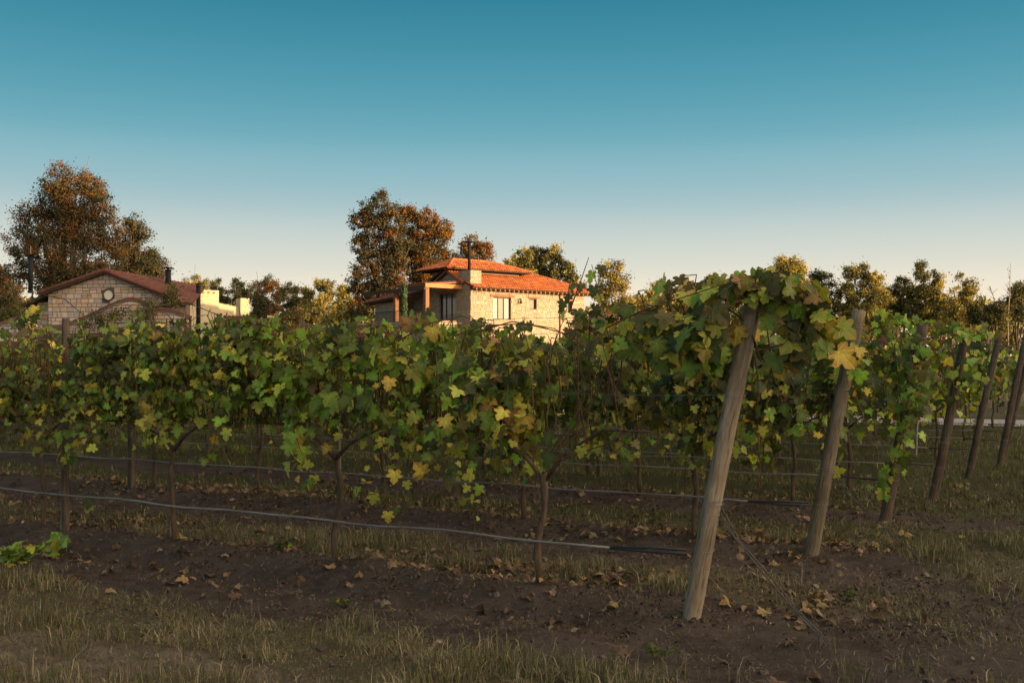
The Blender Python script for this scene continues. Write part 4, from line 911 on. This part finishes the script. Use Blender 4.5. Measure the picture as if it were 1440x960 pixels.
METAL = simple_mat('dark_flue_metal', (.016, .020, .024), (.022, .026, .029), 3, .8, spec=.1)
WHITEW = simple_mat('white_plaster', (.54, .485, .33), (.45, .40, .27), 1.2, .9)
STONE_L = [stone_mat('pinkish_stone', (.60, .48, .41), (.49, .39, .335), .16), stone_mat('tan_stone', (.62, .47, .30), (.52, .39, .25), .16), stone_mat('grey_stone', (.52, .46, .42), (.42, .37, .34), .16)]
MORTAR_D = simple_mat('dark_joint', (.17, .135, .11), (.12, .10, .08), 5, .95)
STONE_M = [stone_mat('cream_stone', (.46, .39, .285), (.36, .305, .225), .16), stone_mat('buff_stone', (.45, .345, .235), (.36, .28, .19), .16), stone_mat('grey_rubble', (.38, .34, .285), (.30, .265, .22), .16)]
def stone_cells(x0, x1, z0, z1, w0, w1, h0, h1, seed):
    r = random.Random(seed); z = z0; out = []
    while z < z1-.02:
        h = min(r.uniform(h0, h1), z1-z); 
        if z1-(z+h) < h0*.6: h = z1-z
        x = x0-r.random()*w0
        while x < x1:
            w = r.uniform(w0, w1)
            # some cells are split into two thinner courses
            if h > (h0+h1)*.5 and r.random() < .35:
                s = r.uniform(.4, .6); out += [(x, x+w, z, z+h*s), (x, x+w, z+h*s, z+h)]
            else: out.append((x, x+w, z, z+h))
            x += w
        z += h
    return [(max(a, x0), min(b, x1), c, d) for a, b, c, d in out if min(b, x1)-max(a, x0) > .05]
def stone_wall(parent, x0, x1, z0, z1, y, mats, cell=(.2, .42, .12, .26), top=None, holes=(), rot=False, seed=1, singles=False, g=.012, roundhole=None):
    """facing stones proud of a mortar core.  The wall lies in local y (or, with rot, in local x); its face looks to -y (-x)"""
    big = MB(); 
    for (a, b, c, d) in stone_cells(x0, x1, z0, z1, *cell, seed):
        if any(a < h[1] and b > h[0] and c < h[3] and d > h[2] for h in holes):
            h = [h for h in holes if a < h[1] and b > h[0] and c < h[3] and d > h[2]][0]
            if b-h[1] > .06 and a < h[1] and a >= h[0]: a = h[1]
            elif h[0]-a > .06: b = h[0]
            elif d-h[3] > .05: c = h[3]
            elif h[2]-c > .05: d = h[2]
            else: continue
        if roundhole and math.hypot((a+b)/2-roundhole[0], (c+d)/2-roundhole[1]) < roundhole[2]: continue
        ta = tb = d
        if top:
            ta, tb = min(d, top(a+g)), min(d, top(b-g))
            if max(ta, tb) < c+.05: continue
            ta, tb = max(ta, c+.02), max(tb, c+.02)
        p = y-random.uniform(.004, .03); a, b, c = a+g, b-g, c+g; ta -= g; tb -= g; yb = y+.05
        if ta <= c or tb <= c: ta = max(ta, c+.005); tb = max(tb, c+.005)
        j = lambda: random.uniform(-.5, .5)*g
        vs = [(a, yb, c), (b, yb, c), (b, yb, tb), (a, yb, ta), (a+j(), p, c+j()), (b+j(), p, c+j()), (b+j(), p, tb+j()), (a+j(), p, ta+j())]
        fs = [(4, 5, 6, 7), (0, 1, 5, 4), (1, 2, 6, 5), (2, 3, 7, 6), (3, 0, 4, 7)]
        if rot: vs = [(v[1], v[0], v[2]) for v in vs]; fs = [f[::-1] for f in fs]
        mi = random.choices(range(len(mats)), [.5, .28, .22])[0]
        if singles and sum(c.name.startswith('stone') for c in parent.children) < 299: MB().add(vs, fs).obj('stone', mats[mi], parent)
        else: big.add(vs, fs, mi)
    if big.v: big.obj('stonework', mats, parent, kind='stuff')
def roof_plane(mb, poly, pitch_w=.21, seg=.38, r=.085, under=None):
    """barrel tiles laid on a plane polygon (first edge = the eave)"""
    P = [Vector(p) for p in poly]; e = (P[1]-P[0]).normalized(); nrm = None
    for k in range(2, len(P)):
        c = e.cross(P[k]-P[0])
        if c.length > 1e-4: nrm = c.normalized(); break
    if nrm.z < 0: nrm = -nrm
    up = nrm.cross(e).normalized()
    if up.z < 0: up = -up
    q = [((p-P[0]).dot(e), (p-P[0]).dot(up)) for p in P]; lo = min(a for a, _ in q); hi = max(a for a, _ in q)
    n = max(1, int((hi-lo)/pitch_w)); 
    for i in range(n):
        c = lo+(i+.5)*(hi-lo)/n; ys = []
        for k in range(len(q)):
            a, b = q[k], q[(k+1) % len(q)]
            if (a[0]-c)*(b[0]-c) < 0: t = (c-a[0])/(b[0]-a[0]); ys.append(a[1]+t*(b[1]-a[1]))
        if len(ys) < 2: continue
        y0, y1 = min(ys), max(ys); y = y0-.06
        while y < y1-.05:
            ye = min(y+seg, y1); w = r*random.uniform(.95, 1.05); vs = []
            for yy, lift, ww in ((y, .045, w*1.08), (ye+.03, .018, w*.92)):
                for a in (0, 45, 90, 135, 180):
                    A = math.radians(a); vs.append(P[0]+e*(c+ww*math.cos(A))+up*yy+nrm*(lift+ww*.75*math.sin(A)))
            mb.add(vs, [(0, 1, 6, 5), (1, 2, 7, 6), (2, 3, 8, 7), (3, 4, 9, 8), (0, 4, 3, 2, 1)]); y = ye
    if under is not None:
        k = len(P); vs = [p+nrm*.02 for p in P]+[p-nrm*.09 for p in P]
        under.add(vs, [tuple(range(k)), tuple(range(2*k-1, k-1, -1))]+[(i, i+k, (i+1) % k+k, (i+1) % k) for i in range(k)])
def ridge_tiles(mb, a, b, r=.11):
    a = Vector(a); b = Vector(b); n = max(1, int((b-a).length/.42)); d = (b-a)/n
    for i in range(n): mb.tube([a+d*i+Vector((0, 0, .03)), a+d*(i+1.08)+Vector((0, 0, .015))], [r, r*.85], 8)
def window(parent, x0, x1, z0, z1, y, rot=False, n=2, curtain=False, depth=.16, mat=GLASS):
    def T(m): 
        if rot: m.v = [(v[1], v[0], v[2]) for v in m.v]; m.f = [f[::-1] for f in m.f]
        return m
    w = .06; m = MB()
    m.box(x0, x1, y+depth-.03, y+depth+.03, z0, z0+w).box(x0, x1, y+depth-.03, y+depth+.03, z1-w, z1).box(x0, x0+w, y+depth-.03, y+depth+.03, z0+w, z1-w).box(x1-w, x1, y+depth-.03, y+depth+.03, z0+w, z1-w)
    for i in range(1, n): c = x0+(x1-x0)*i/n; m.box(c-w*.6, c+w*.6, y+depth-.035, y+depth+.025, z0+w, z1-w)
    f = T(m).obj('window', FRAME, parent); 
    for i in range(n):
        a = x0+(x1-x0)*i/n; b = x0+(x1-x0)*(i+1)/n; T(MB().box(a+w*.5, b-w*.5, y+depth+.002, y+depth+.012, z0+w*.5, z1-w*.5)).obj('pane', CURT if curtain and i != n//2 else mat, f)
    return f

# ---- large stone house
H = thing('stone_house', 'large two storey stone house with sunlit orange tiled roofs and a tall flue', 'house', (-2.8, 72, 0), math.radians(38))
def solid_walls(pieces, name='wall', mat=MORTAR, parent=None):
    m = MB(); [m.box(*p) for p in pieces]; return m.obj(name, mat, parent)
WE = 6.82
holesR = [(1.9, 3.45, 4.75, 6.28), (5.1, 5.75, 5.55, 6.28), (8.5, 9.1, 5.45, 6.25)]
# right wall core with openings
def wall_core(x0, x1, z0, z1, y, t, holes, rot, parent, top=None):
    """a wall slab cut by openings: vertical strips"""
    xs = sorted({x0, x1}|{h[0] for h in holes}|{h[1] for h in holes}); m = MB()
    for a, b in zip(xs[:-1], xs[1:]):
        hs = sorted([h for h in holes if h[0] <= a+1e-6 and h[1] >= b-1e-6], key=lambda h: h[2]); z = z0
        for h in hs: m.box(a, b, y, y+t, z, h[2]); z = h[3]
        m.box(a, b, y, y+t, z, z1)
    if rot: m.v = [(v[1], v[0], v[2]) for v in m.v]; m.f = [f[::-1] for f in m.f]
    return m.obj('wall', MORTAR, parent)
random.seed(8)
wall_core(0.0, 10.3, 0, WE, 0.0, .35, holesR, False, H)
stone_wall(H, 0, 10.3, 3.0, WE, 0.0, STONE_M, (.18, .42, .10, .2), holes=holesR, seed=2)
holesL = [(1.75, 3.75, 4.6, 6.55)]
wall_core(.36, 5.2, 0, 7.25, 0.0, .35, holesL, True, H)
stone_wall(H, 0.0, 5.2, 3.4, 7.25, 0.0, STONE_M, (.18, .42, .10, .2), holes=holesL, rot=True, seed=3)
MB().box(9.95, 10.3, .36, 6.5, 0, WE).box(.4, 9.9, 6.2, 6.5, 0, WE).obj('wall', MORTAR, H)
for h in holesR[:1]: window(H, *h, 0, n=3, curtain=True)
for h in holesR[1:]: window(H, *h, 0, n=1, mat=GLASS)
window(H, 1.75, 3.75, 4.6, 6.55, 0, rot=True, n=3)
lint = lambda a, b, z, rot=False, t=.17: (MB().box(a, b, -.06, .1, z, z+t) if not rot else MB().box(-.06, .1, a, b, z, z+t)).obj('lintel', WOOD_W, H)
lint(1.65, 3.75, 6.29); lint(4.95, 5.95, 6.29, t=.14); lint(8.4, 9.25, 6.26, t=.14); lint(1.5, 4.0, 6.56, True, .2)
# main lower roof
ru, rt = MB(), MB(); e0 = 6.86; o = .5
A0, A1 = (-.15, -o, e0), (10.9, -o, e0); RZ = 8.28
roof_plane(rt, [A0, A1, (7.9, 3.1, RZ), (-.15, 3.1, RZ)], under=ru)
roof_plane(rt, [A1, (10.9, 6.7, e0), (7.9, 3.1, RZ)], under=ru)
roof_plane(rt, [(10.9, 6.7, e0), (-.15, 6.7, e0), (-.15, 3.1, RZ), (7.9, 3.1, RZ)], under=ru)
ridge_tiles(rt, (7.9, 3.1, RZ+.04), (3, 3.1, RZ+.04)); ridge_tiles(rt, (10.9, -o, e0+.06), (7.9, 3.1, RZ+.05))
ro = ru.obj('roof', WOOD_D, H); rt.obj('roof_tiles', TILE, ro, kind='stuff')
m = MB()
for i in range(27): m.box(.1+i*.4, .2+i*.4, -.52, .0, e0-.20, e0-.08)
m.obj('rafter_ends', WOOD_W, H, kind='stuff')
# upper tier roof
ru, rt = MB(), MB(); ez = 8.28; 
U0, U1, U2, U3 = (-.75, 1.5, ez), (6.6, 1.5, ez), (6.6, 5.6, ez-.02), (-.75, 5.6, ez-.02)
roof_plane(rt, [U0, U1, (4.2, 3.5, 9.02), (1.0, 3.5, 9.02)], under=ru); roof_plane(rt, [U1, U2, (4.2, 3.5, 9.02)], under=ru)
roof_plane(rt, [U3, U0, (1.0, 3.5, 9.02)], under=ru); roof_plane(rt, [U2, U3, (1.0, 3.5, 9.02), (4.2, 3.5, 9.02)], under=ru)
ridge_tiles(rt, (1.0, 3.5, 9.05), (4.2, 3.5, 9.05)); ridge_tiles(rt, U0, (1.0, 3.5, 9.05)); ridge_tiles(rt, U1, (4.2, 3.5, 9.05)); ridge_tiles(rt, U3, (1.0, 3.5, 9.05))
ro = ru.obj('upper_roof', WOOD_D, H); rt.obj('roof_tiles', TILE, ro, kind='stuff')
MB().box(.3, 6.0, 2.3, 5.0, 7.6, 8.2).obj('wall', MORTAR, H)
# small gable on the shaded side
g = lambda v: 8.12-.46*abs(v-2.55)
m = MB().add([(.02, .7, 7.2), (.02, 4.5, 7.2), (.02, 2.55, 8.05), (.34, .7, 7.2), (.34, 4.5, 7.2), (.34, 2.55, 8.05)], [(0, 2, 1), (3, 4, 5), (0, 1, 4, 3), (1, 2, 5, 4), (2, 0, 3, 5)]); m.obj('wall', MORTAR, H)
stone_wall(H, .7, 4.5, 7.25, 8.1, 0.02, STONE_M, (.18, .36, .1, .2), top=lambda v: g(v)-.08, rot=True, seed=5)
ru, rt = MB(), MB()
roof_plane(rt, [(-.3, .6, 7.22), (2.4, .6, 7.22), (2.4, 2.55, 8.16), (-.3, 2.55, 8.16)], under=ru); roof_plane(rt, [(-.3, 4.6, 7.2), (2.4, 4.6, 7.2), (2.4, 2.55, 8.16), (-.3, 2.55, 8.16)], under=ru)
ridge_tiles(rt, (-.3, 2.55, 8.2), (1.2, 2.55, 8.2)); ro = ru.obj('gable_roof', WOOD_W, H); rt.obj('roof_tiles', TILE, ro, kind='stuff')
# chimney on the corner with its flue
random.seed(12)
ch = MB().box(.0, .9, .0, 1.4, 6.4, 8.02).obj('chimney', MORTAR, H)
stone_wall(ch, 0, .9, 7.0, 8.02, 0, STONE_M, (.18, .36, .1, .2), seed=6); stone_wall(ch, 0, 1.4, 7.26, 8.02, 0, STONE_M, (.18, .36, .1, .2), rot=True, seed=7)
MB().tube([(.22, .45, 8.0), (.22, .45, 9.95)], .1, 12).obj('flue', METAL, ch, True)
MB().box(-.12, .56, .15, .75, 9.95, 10.0).obj('flue_cap', METAL, ch); MB().tube([(.22, .45, 10.0), (.22, .45, 10.5)], .012, 5).obj('flue_rod', METAL, ch)
# wall lamp, downpipe
MB().tube([(4.2, -.02, 6.2), (4.2, -.16, 6.25), (4.2, -.18, 6.1)], .03, 6).tube([(4.2, -.18, 6.12), (4.2, -.18, 5.9)], [.05, .09], 8).obj('wall_lamp', METAL, H)
MB().tube([(7.9, -.06, 3.2), (7.9, -.06, 6.6), (7.9, -.42, 6.8)], .05, 8).obj('downpipe', WOOD_W, H, True)
# terrace: projecting tiled canopy on timber posts, recessed doors
ru, rt = MB(), MB()
roof_plane(rt, [(-3.0, .95, 7.02), (-3.0, 4.9, 7.02), (.0, 4.9, 7.28), (.0, .95, 7.28)][::1], under=ru)
ro = ru.obj('terrace_roof', WOOD_W, H); rt.obj('roof_tiles', TILE_DULL, ro, kind='stuff')
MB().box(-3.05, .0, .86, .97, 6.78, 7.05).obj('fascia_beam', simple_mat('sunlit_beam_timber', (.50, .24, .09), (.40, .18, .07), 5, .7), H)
MB().box(-3.1, -2.95, .98, 9.2, 6.62, 6.88).obj('beam', WOOD_D, H)
for v_ in (1.0, 4.8): MB().box(-2.95, -2.67, v_, v_+.28, 3.6, 6.78).obj('timber_post', WOOD_W, H)
MB().box(-3.1, .0, .9, 9.2, 4.35, 4.6).obj('balcony_slab', STONE_M[1], H)
MB().box(-3.0, -.1, 1.0, 9.1, 0, 4.33).obj('wall', MORTAR, H)
m = MB(); 
for v_ in np.arange(1.3, 9.0, .16): m.box(-3.04, -3.02, v_, v_+.02, 4.62, 5.30)
m.box(-3.05, -3.01, 1.28, 9.0, 5.31, 5.35).box(-3.05, -3.01, 1.28, 9.0, 4.60, 4.62); m.obj('balcony_railing', METAL, H, kind='stuff')
# stone pier and recessed wall with the small door
wall_core(5.3, 9.3, 0, 7.0, 1.4, .3, [(6.6, 7.5, 4.6, 6.35)], True, H); stone_wall(H, 5.25, 9.3, 4.6, 7.0, 1.4, STONE_M, (.18, .42, .1, .2), holes=[(6.6, 7.5, 4.6, 6.35)], rot=True, seed=9)
window(H, 6.6, 7.5, 4.6, 6.35, 1.4, rot=True, n=2)
MB().box(1.33, 1.5, 6.4, 7.7, 6.36, 6.52).obj('lintel', WOOD_W, H)
# left wing
wall_core(9.2, 12.5, 0, 6.3, 0.0, .3, [], True, H); stone_wall(H, 9.2, 12.5, 3.6, 6.3, 0, [STONE_M[2], STONE_M[1], STONE_M[0]], (.18, .42, .1, .2), rot=True, seed=10)
MB().box(.3, 5, 12.2, 12.5, 0, 6.3).box(.3, 5, 9.2, 9.5, 0, 6.3).obj('wall', MORTAR, H)
ru, rt = MB(), MB(); w0 = 6.34
roof_plane(rt, [(-.6, 4.95, w0+.45), (-.6, 13.3, w0-.02), (2.6, 11.2, 7.45), (2.6, 4.95, 7.55)], under=ru); roof_plane(rt, [(-.6, 13.3, w0-.02), (5.6, 13.3, w0-.02), (2.6, 11.2, 7.45)], under=ru)
ridge_tiles(rt, (2.6, 4.95, 7.6), (2.6, 11.2, 7.5)); ridge_tiles(rt, (-.6, 13.3, w0), (2.6, 11.2, 7.5))
ro = ru.obj('wing_roof', WOOD_D, H); rt.obj('roof_tiles', TILE_DULL, ro, kind='stuff')
# cypress column by the terrace
def cypress():
    D = 64; s = D/F; B = ((568-720)*s, D, 0); v = thing('cypress', 'narrow clipped columnar cypress before the terrace of the large stone house', 'tree', B)
    n = 3600; a = np.random.uniform(0, 2*np.pi, n); z = np.random.uniform(.4, 6.35, n); r = (.24-.05*(z/6.3))*np.random.uniform(.6, 1.05, n)
    P = np.stack([np.cos(a)*r, np.sin(a)*r, z], 1); R = frames(n, np.stack([np.cos(a), np.sin(a), 0*a+.1], 1), np.tile(-UP, (n, 1)), .4, .3)
    obj('crown', batch('crown', CARD, [simple_mat('cypress_needle', (.055, .10, .04), (.04, .07, .03), 4, .8, island=.3)], P, R, np.random.uniform(.10, .2, n), np.zeros(n, int), np.random.randint(0, 2, n)), v, kind='stuff')
    MB().tube([(0, 0, -.1), (0, 0, 5.5)], [.09, .03], 8).obj('trunk', TBARK, v)
cypress()
# small tiled annex low at the left of the large house
AN = thing('annex', 'small building with a low terracotta hip roof left of the large house', 'outbuilding', ((525-720)/F*62, 62, -.35), math.radians(30))
MB().box(-1.5, 1.2, -1, 1.6, 0, 3.55).obj('wall', MORTAR, AN)
ru, rt = MB(), MB(); roof_plane(rt, [(-1.8, -1.3, 3.5), (1.5, -1.3, 3.5), (.5, .3, 4.2), (-.9, .3, 4.2)], under=ru); roof_plane(rt, [(1.5, -1.3, 3.5), (1.5, 1.9, 3.5), (.5, .3, 4.2)], under=ru)
roof_plane(rt, [(-1.8, 1.9, 3.5), (-1.8, -1.3, 3.5), (-.9, .3, 4.2)], under=ru)
ro = ru.obj('roof', WOOD_D, AN); rt.obj('roof_tiles', TILE_DULL, ro, kind='stuff')

# ---- left stone house (gable towards the camera)
LD = 52.0; lx = (150-720)/F*LD
G = thing('stone_house', 'low stone house with a broad gable and small round window, at the left', 'house', (lx, LD, 0), math.radians(-7.5))
gt = lambda x: 6.10+(.31*x if x < 0 else -.385*x)
random.seed(4)
core = [(-3.05, 0), (3.55, 0), (3.55, gt(3.55)-.05), (0, 6.05), (-3.05, gt(-3.05)-.05)]
m = MB(); k = 5; m.add([(x, .0, z) for x, z in core]+[(x, .35, z) for x, z in core], [tuple(range(5)), tuple(range(9, 4, -1))]+[(i, i+5, (i+1) % 5+5, (i+1) % 5) for i in range(5)]); m.obj('wall', MORTAR_D, G)
WX, WZ, WR = .12, 1.52+(515-414)/F*LD-.02, .30
stone_wall(G, -3.05, 3.55, 3.55, 6.1, 0.0, STONE_L, (.20, .42, .16, .32), top=lambda x: gt(x)-.06, seed=14, singles=True, g=.017, roundhole=(WX, WZ, WR+.04))
rw = MB(); rw.tube([(WX+math.cos(a)*WR*.93, -.05, WZ+math.sin(a)*WR*.93) for a in np.linspace(0, 2*math.pi, 25)], .045, 6, cap=False); rwo = rw.obj('round_window', simple_mat('bronze_ring', (.09, .07, .05), (.06, .05, .04), 5, .5), G, True)
m = MB(); m.add([(WX+math.cos(a)*WR*.9, -.03, WZ+math.sin(a)*WR*.9) for a in np.linspace(0, 2*math.pi, 25)[:-1]], [tuple(range(24))]); m.obj('pane', simple_mat('pale_frosted_pane', (.72, .72, .60), (.62, .62, .52), 3, .3, spec=.5), rwo)
ru, rt = MB(), MB(); Lg = 10
ev = 3.95; roof_plane(rt, [(ev, -.3, gt(ev)), (ev, .9, gt(ev)), (.5, Lg, 6.12-.385*.5), (0, Lg, 6.12), (0, -.3, 6.12)], .22, under=ru)
roof_plane(rt, [(-3.35, -.3, gt(-3.35)), (-3.35, Lg, gt(-3.35)), (0, Lg, 6.12), (0, -.3, 6.12)], .22, under=ru)
ridge_tiles(rt, (0, -.3, 6.16), (0, Lg, 6.16)); ridge_tiles(rt, (-3.4, -.28, gt(-3.4)+.06), (0, -.28, 6.16), .095); ridge_tiles(rt, (ev, -.28, gt(ev)+.06), (0, -.28, 6.16), .095)
ro = ru.obj('roof', WOOD_D, G); rt.obj('roof_tiles', TILE_DULL, ro, kind='stuff')
MB().box(3.3, 3.54, .36, 1.0, 0, gt(3.55)-.1).box(-3.04, -2.8, .36, 9.5, 0, 5.0).obj('wall', MORTAR_D, G)
# lean-to with a dark eave at the left of the gable
MB().box(-4.1, -3.06, .8, 5, 0, 4.75).obj('wall', MORTAR_D, G); stone_wall(G, -4.1, -3.06, 3.3, 4.7, .8, STONE_L, (.2, .4, .16, .3), seed=15, singles=True, g=.017)
ru, rt = MB(), MB(); roof_plane(rt, [(-4.75, .3, 4.55), (-4.75, 5, 4.55), (-3.1, 5, 5.15), (-3.1, .3, 5.15)], .22, under=ru); ro = ru.obj('roof', WOOD_D, G); rt.obj('roof_tiles', TILE_DULL, ro, kind='stuff')
# rear block seen past the gable
def gl(xp, yp, Z): p = px(xp, yp, Z)-np.array([lx, LD, 0]); a = math.radians(7.5); return (p[0]*math.cos(a)-p[1]*math.sin(a), p[0]*math.sin(a)+p[1]*math.cos(a), p[2])
a0 = gl(238, 409, 62); a1 = gl(263.5, 409, 62)
MB().box(a0[0], a1[0], a0[1], a0[1]+.5, 0, a0[2]).obj('wall', MORTAR_D, G); stone_wall(G, a0[0], a1[0], 3.6, a0[2]-.03, a0[1], STONE_L, (.3, .5, .2, .36), seed=16, singles=True, g=.017)
ru, rt = MB(), MB(); z_ = a0[2]; roof_plane(rt, [(a0[0]-2.0, a0[1]-.5, z_), (a1[0]+.62, a0[1]-.5, z_), (a1[0]+.4, a0[1]+1.3, z_+.42), (a0[0]-2.2, a0[1]+1.3, z_+.5)], .22, under=ru); ro = ru.obj('roof', WOOD_D, G); rt.obj('roof_tiles', TILE_DULL, ro, kind='stuff')
# porch gable in front with tile coping
def coping(pts, Z, parent, r=.10):
    m = MB(); P = [gl(x, y, Z) for x, y in pts]; yc = P[len(P)//2][1]; P = [(p[0], yc, p[2]) for p in P]; f = MB()
    for a, b in zip(P[:-1], P[1:]): ridge_tiles(m, a, b, r)
    f.add([(p[0], p[1]-.1, 1.0) for p in P]+[(p[0], p[1]-.1, p[2]) for p in P]+[(p[0], p[1]+.15, 1.0) for p in P]+[(p[0], p[1]+.15, p[2]) for p in P],
          [q for i in range(len(P)-1) for n in [len(P)] for q in ((i, i+1, n+i+1, n+i), (2*n+i+1, 2*n+i, 3*n+i, 3*n+i+1), (n+i, n+i+1, 3*n+i+1, 3*n+i))])
    f.obj('wall', MORTAR_D, parent); m.obj('coping_tiles', TILE_DULL, parent, kind='stuff')
    return P
PW = thing('garden_wall', 'stone porch gable wall capped with terracotta coping before the left house', 'wall', G.location, G.rotation_euler[2])
P = coping([(62, 470), (98, 453), (125, 443), (150, 431), (176, 422), (186, 420.5), (196, 423), (222, 435), (250, 439), (272, 447)], 48, PW)
xs_, zs_ = [p[0] for p in P], [p[2] for p in P]
stone_wall(PW, xs_[0], xs_[-1], 3.0, 4.6, P[4][1]-.11, STONE_L, (.22, .44, .16, .32), top=lambda x: float(np.interp(x, xs_, zs_))-.1, seed=17, singles=True, g=.017)
PW2 = thing('garden_wall', 'low stone wall with sloping terracotta coping at the far left edge', 'wall', G.location, G.rotation_euler[2])
P = coping([(-25, 468), (0, 457), (30, 447)], 47, PW2); xs_, zs_ = [p[0] for p in P], [p[2] for p in P]
stone_wall(PW2, xs_[0], xs_[-1], 2.6, 3.9, P[1][1]-.13, STONE_L, (.24, .44, .16, .32), top=lambda x: float(np.interp(x, xs_, zs_))-.1, seed=18, singles=True, g=.017)
# flues
def flue(xp, y0, y1, Z, w, label, rod=0, hw=None):
    s = Z/F; B = ((xp-720)*s, Z, 0); v = thing('flue_pipe', label, 'chimney pipe', B, 0, 'dark metal flue pipes of the left house')
    zt = CAMH+(HY-y0)*s; zb = CAMH+(HY-y1)*s; r = w*s/2
    MB().tube([(0, 0, zb), (0, 0, zt)], r, 14).obj('pipe', METAL, v, True); MB().tube([(0, 0, zb), (0, 0, zb+.12)], r*1.25, 14).tube([(0, 0, zt-.1), (0, 0, zt-.03)], r*1.12, 14).obj('collar', METAL, v, True)
    c = (hw or w*2)*s/2; MB().box(-c, c, -c, c, zt+.07, zt+.10).box(-.012, .012, -r, r, zt, zt+.07).obj('cap', METAL, v)
    if rod: MB().tube([(0, 0, zt+.1), (0, 0, zt+.1+rod)], .015, 5).obj('rod', WIRE, v)
flue(43, 361, 412, 55, 6.5, 'tall dark flue pipe with flat cap and rod left of the gable', .45, 13)
flue(236.5, 379, 412, 56.5, 8.0, 'short thick flue pipe on the right roof slope of the left house', 0, 13)
flue(279, 401, 470, 58, 6.0, 'dark flue pipe standing against the white house', 0, 10)

# ---- white house far behind
WD = 88.0; s = WD/F
WH_ = thing('white_house', 'sunlit white house with a square tower and stepped sloping wall, far left', 'house', ((285-720)*s, WD, 0), math.radians(32))
wl = lambda x, y: ((x-285)*s/.85, CAMH+(HY-y)*s)
def wbox(x0, x1, y0, dy0, dy1, name='wall'):
    a, z = wl(x0, y0); b, _ = wl(x1, y0); return MB().box(a, b, dy0, dy1, 0, z).obj(name, WHITEW, WH_)
tw = wbox(257, 304.5, 407.5, 0, 4.2, 'tower')
for xx in (285.5, 292, 298.5):
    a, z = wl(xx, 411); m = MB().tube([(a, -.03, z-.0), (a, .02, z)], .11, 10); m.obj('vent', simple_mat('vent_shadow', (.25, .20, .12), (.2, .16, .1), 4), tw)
# sloping wall
pts = [wl(304.7, 424), wl(332, 430), wl(345, 436), (wl(345, 436)[0], 0), (wl(304.7, 424)[0], 0)]
m = MB(); n = len(pts); m.add([(x, .6, z) for x, z in pts]+[(x, 1.2, z) for x, z in pts], [tuple(range(n))[::-1], tuple(range(n, 2*n))]+[(i, (i+1) % n, (i+1) % n+n, i+n) for i in range(n)]); m.obj('wall', WHITEW, WH_)
a, z = wl(332, 417); b, _ = wl(343.5, 417); MB().box(a, b, .2, 1.5, 0, z).obj('chimney', WHITEW, WH_)
pts = [wl(345.2, 432), wl(362, 437), wl(386, 442), (wl(386, 442)[0], 0), (wl(345.2, 432)[0], 0)]
m = MB(); m.add([(x, 1.6, z) for x, z in pts]+[(x, 2.2, z) for x, z in pts], [tuple(range(n))[::-1], tuple(range(n, 2*n))]+[(i, (i+1) % n, (i+1) % n+n, i+n) for i in range(n)]); m.obj('wall', simple_mat('yellow_plaster', (.74, .64, .40), (.64, .54, .32), 1.2, .9), WH_)
a, z = wl(310, 447); b, _ = wl(362, 447)
ru, rt = MB(), MB(); roof_plane(rt, [(a, -3.5, z-.5), (b, -3.5, z-.5), (b, .1, z+.2), (a, .1, z+.2)], .3, under=ru); ro = ru.obj('roof', WOOD_D, WH_); rt.obj('roof_tiles', TILE_DULL, ro, kind='stuff')
# low shrubs by the left house
tree('shrub', 'dark climbing bush in front of the right roof slope of the left house', 50, 240, [(243, 405, 5), (238, 418, 6), (246, 428, 7), (232, 438, 8)], ['olive', 'dark'], 1100, .16, .05, mix=[.5, .5], limbs=4)
tree('shrub', 'grey green bush between the two gables of the left house', 47.5, 215, [(208, 426, 6), (214, 438, 7), (202, 442, 7)], ['olive', 'dark'], 600, .14, .04, mix=[.4, .6], limbs=3)
tree('shrub', 'green bush below the lower gable of the left house', 46.5, 150, [(140, 448, 6), (160, 444, 6), (178, 440, 5), (120, 457, 6)], ['dark', 'olive'], 900, .14, .05, mix=[.7, .3], limbs=3)
tree('shrub', 'green hanging creeper beside the white house tower', 60, 269, [(268, 414, 5), (270, 421, 5)], ['olive'], 500, .14, .03, limbs=2)
tree('shrub', 'green bush at the left of the gable house under the dark eave', 53, 12, [(8, 446, 8), (22, 440, 8), (30, 432, 6)], ['olive', 'dark'], 1400, .15, .04, limbs=2)
print('script', round(time.time()-T0, 1), 's; objects', len(bpy.data.objects))
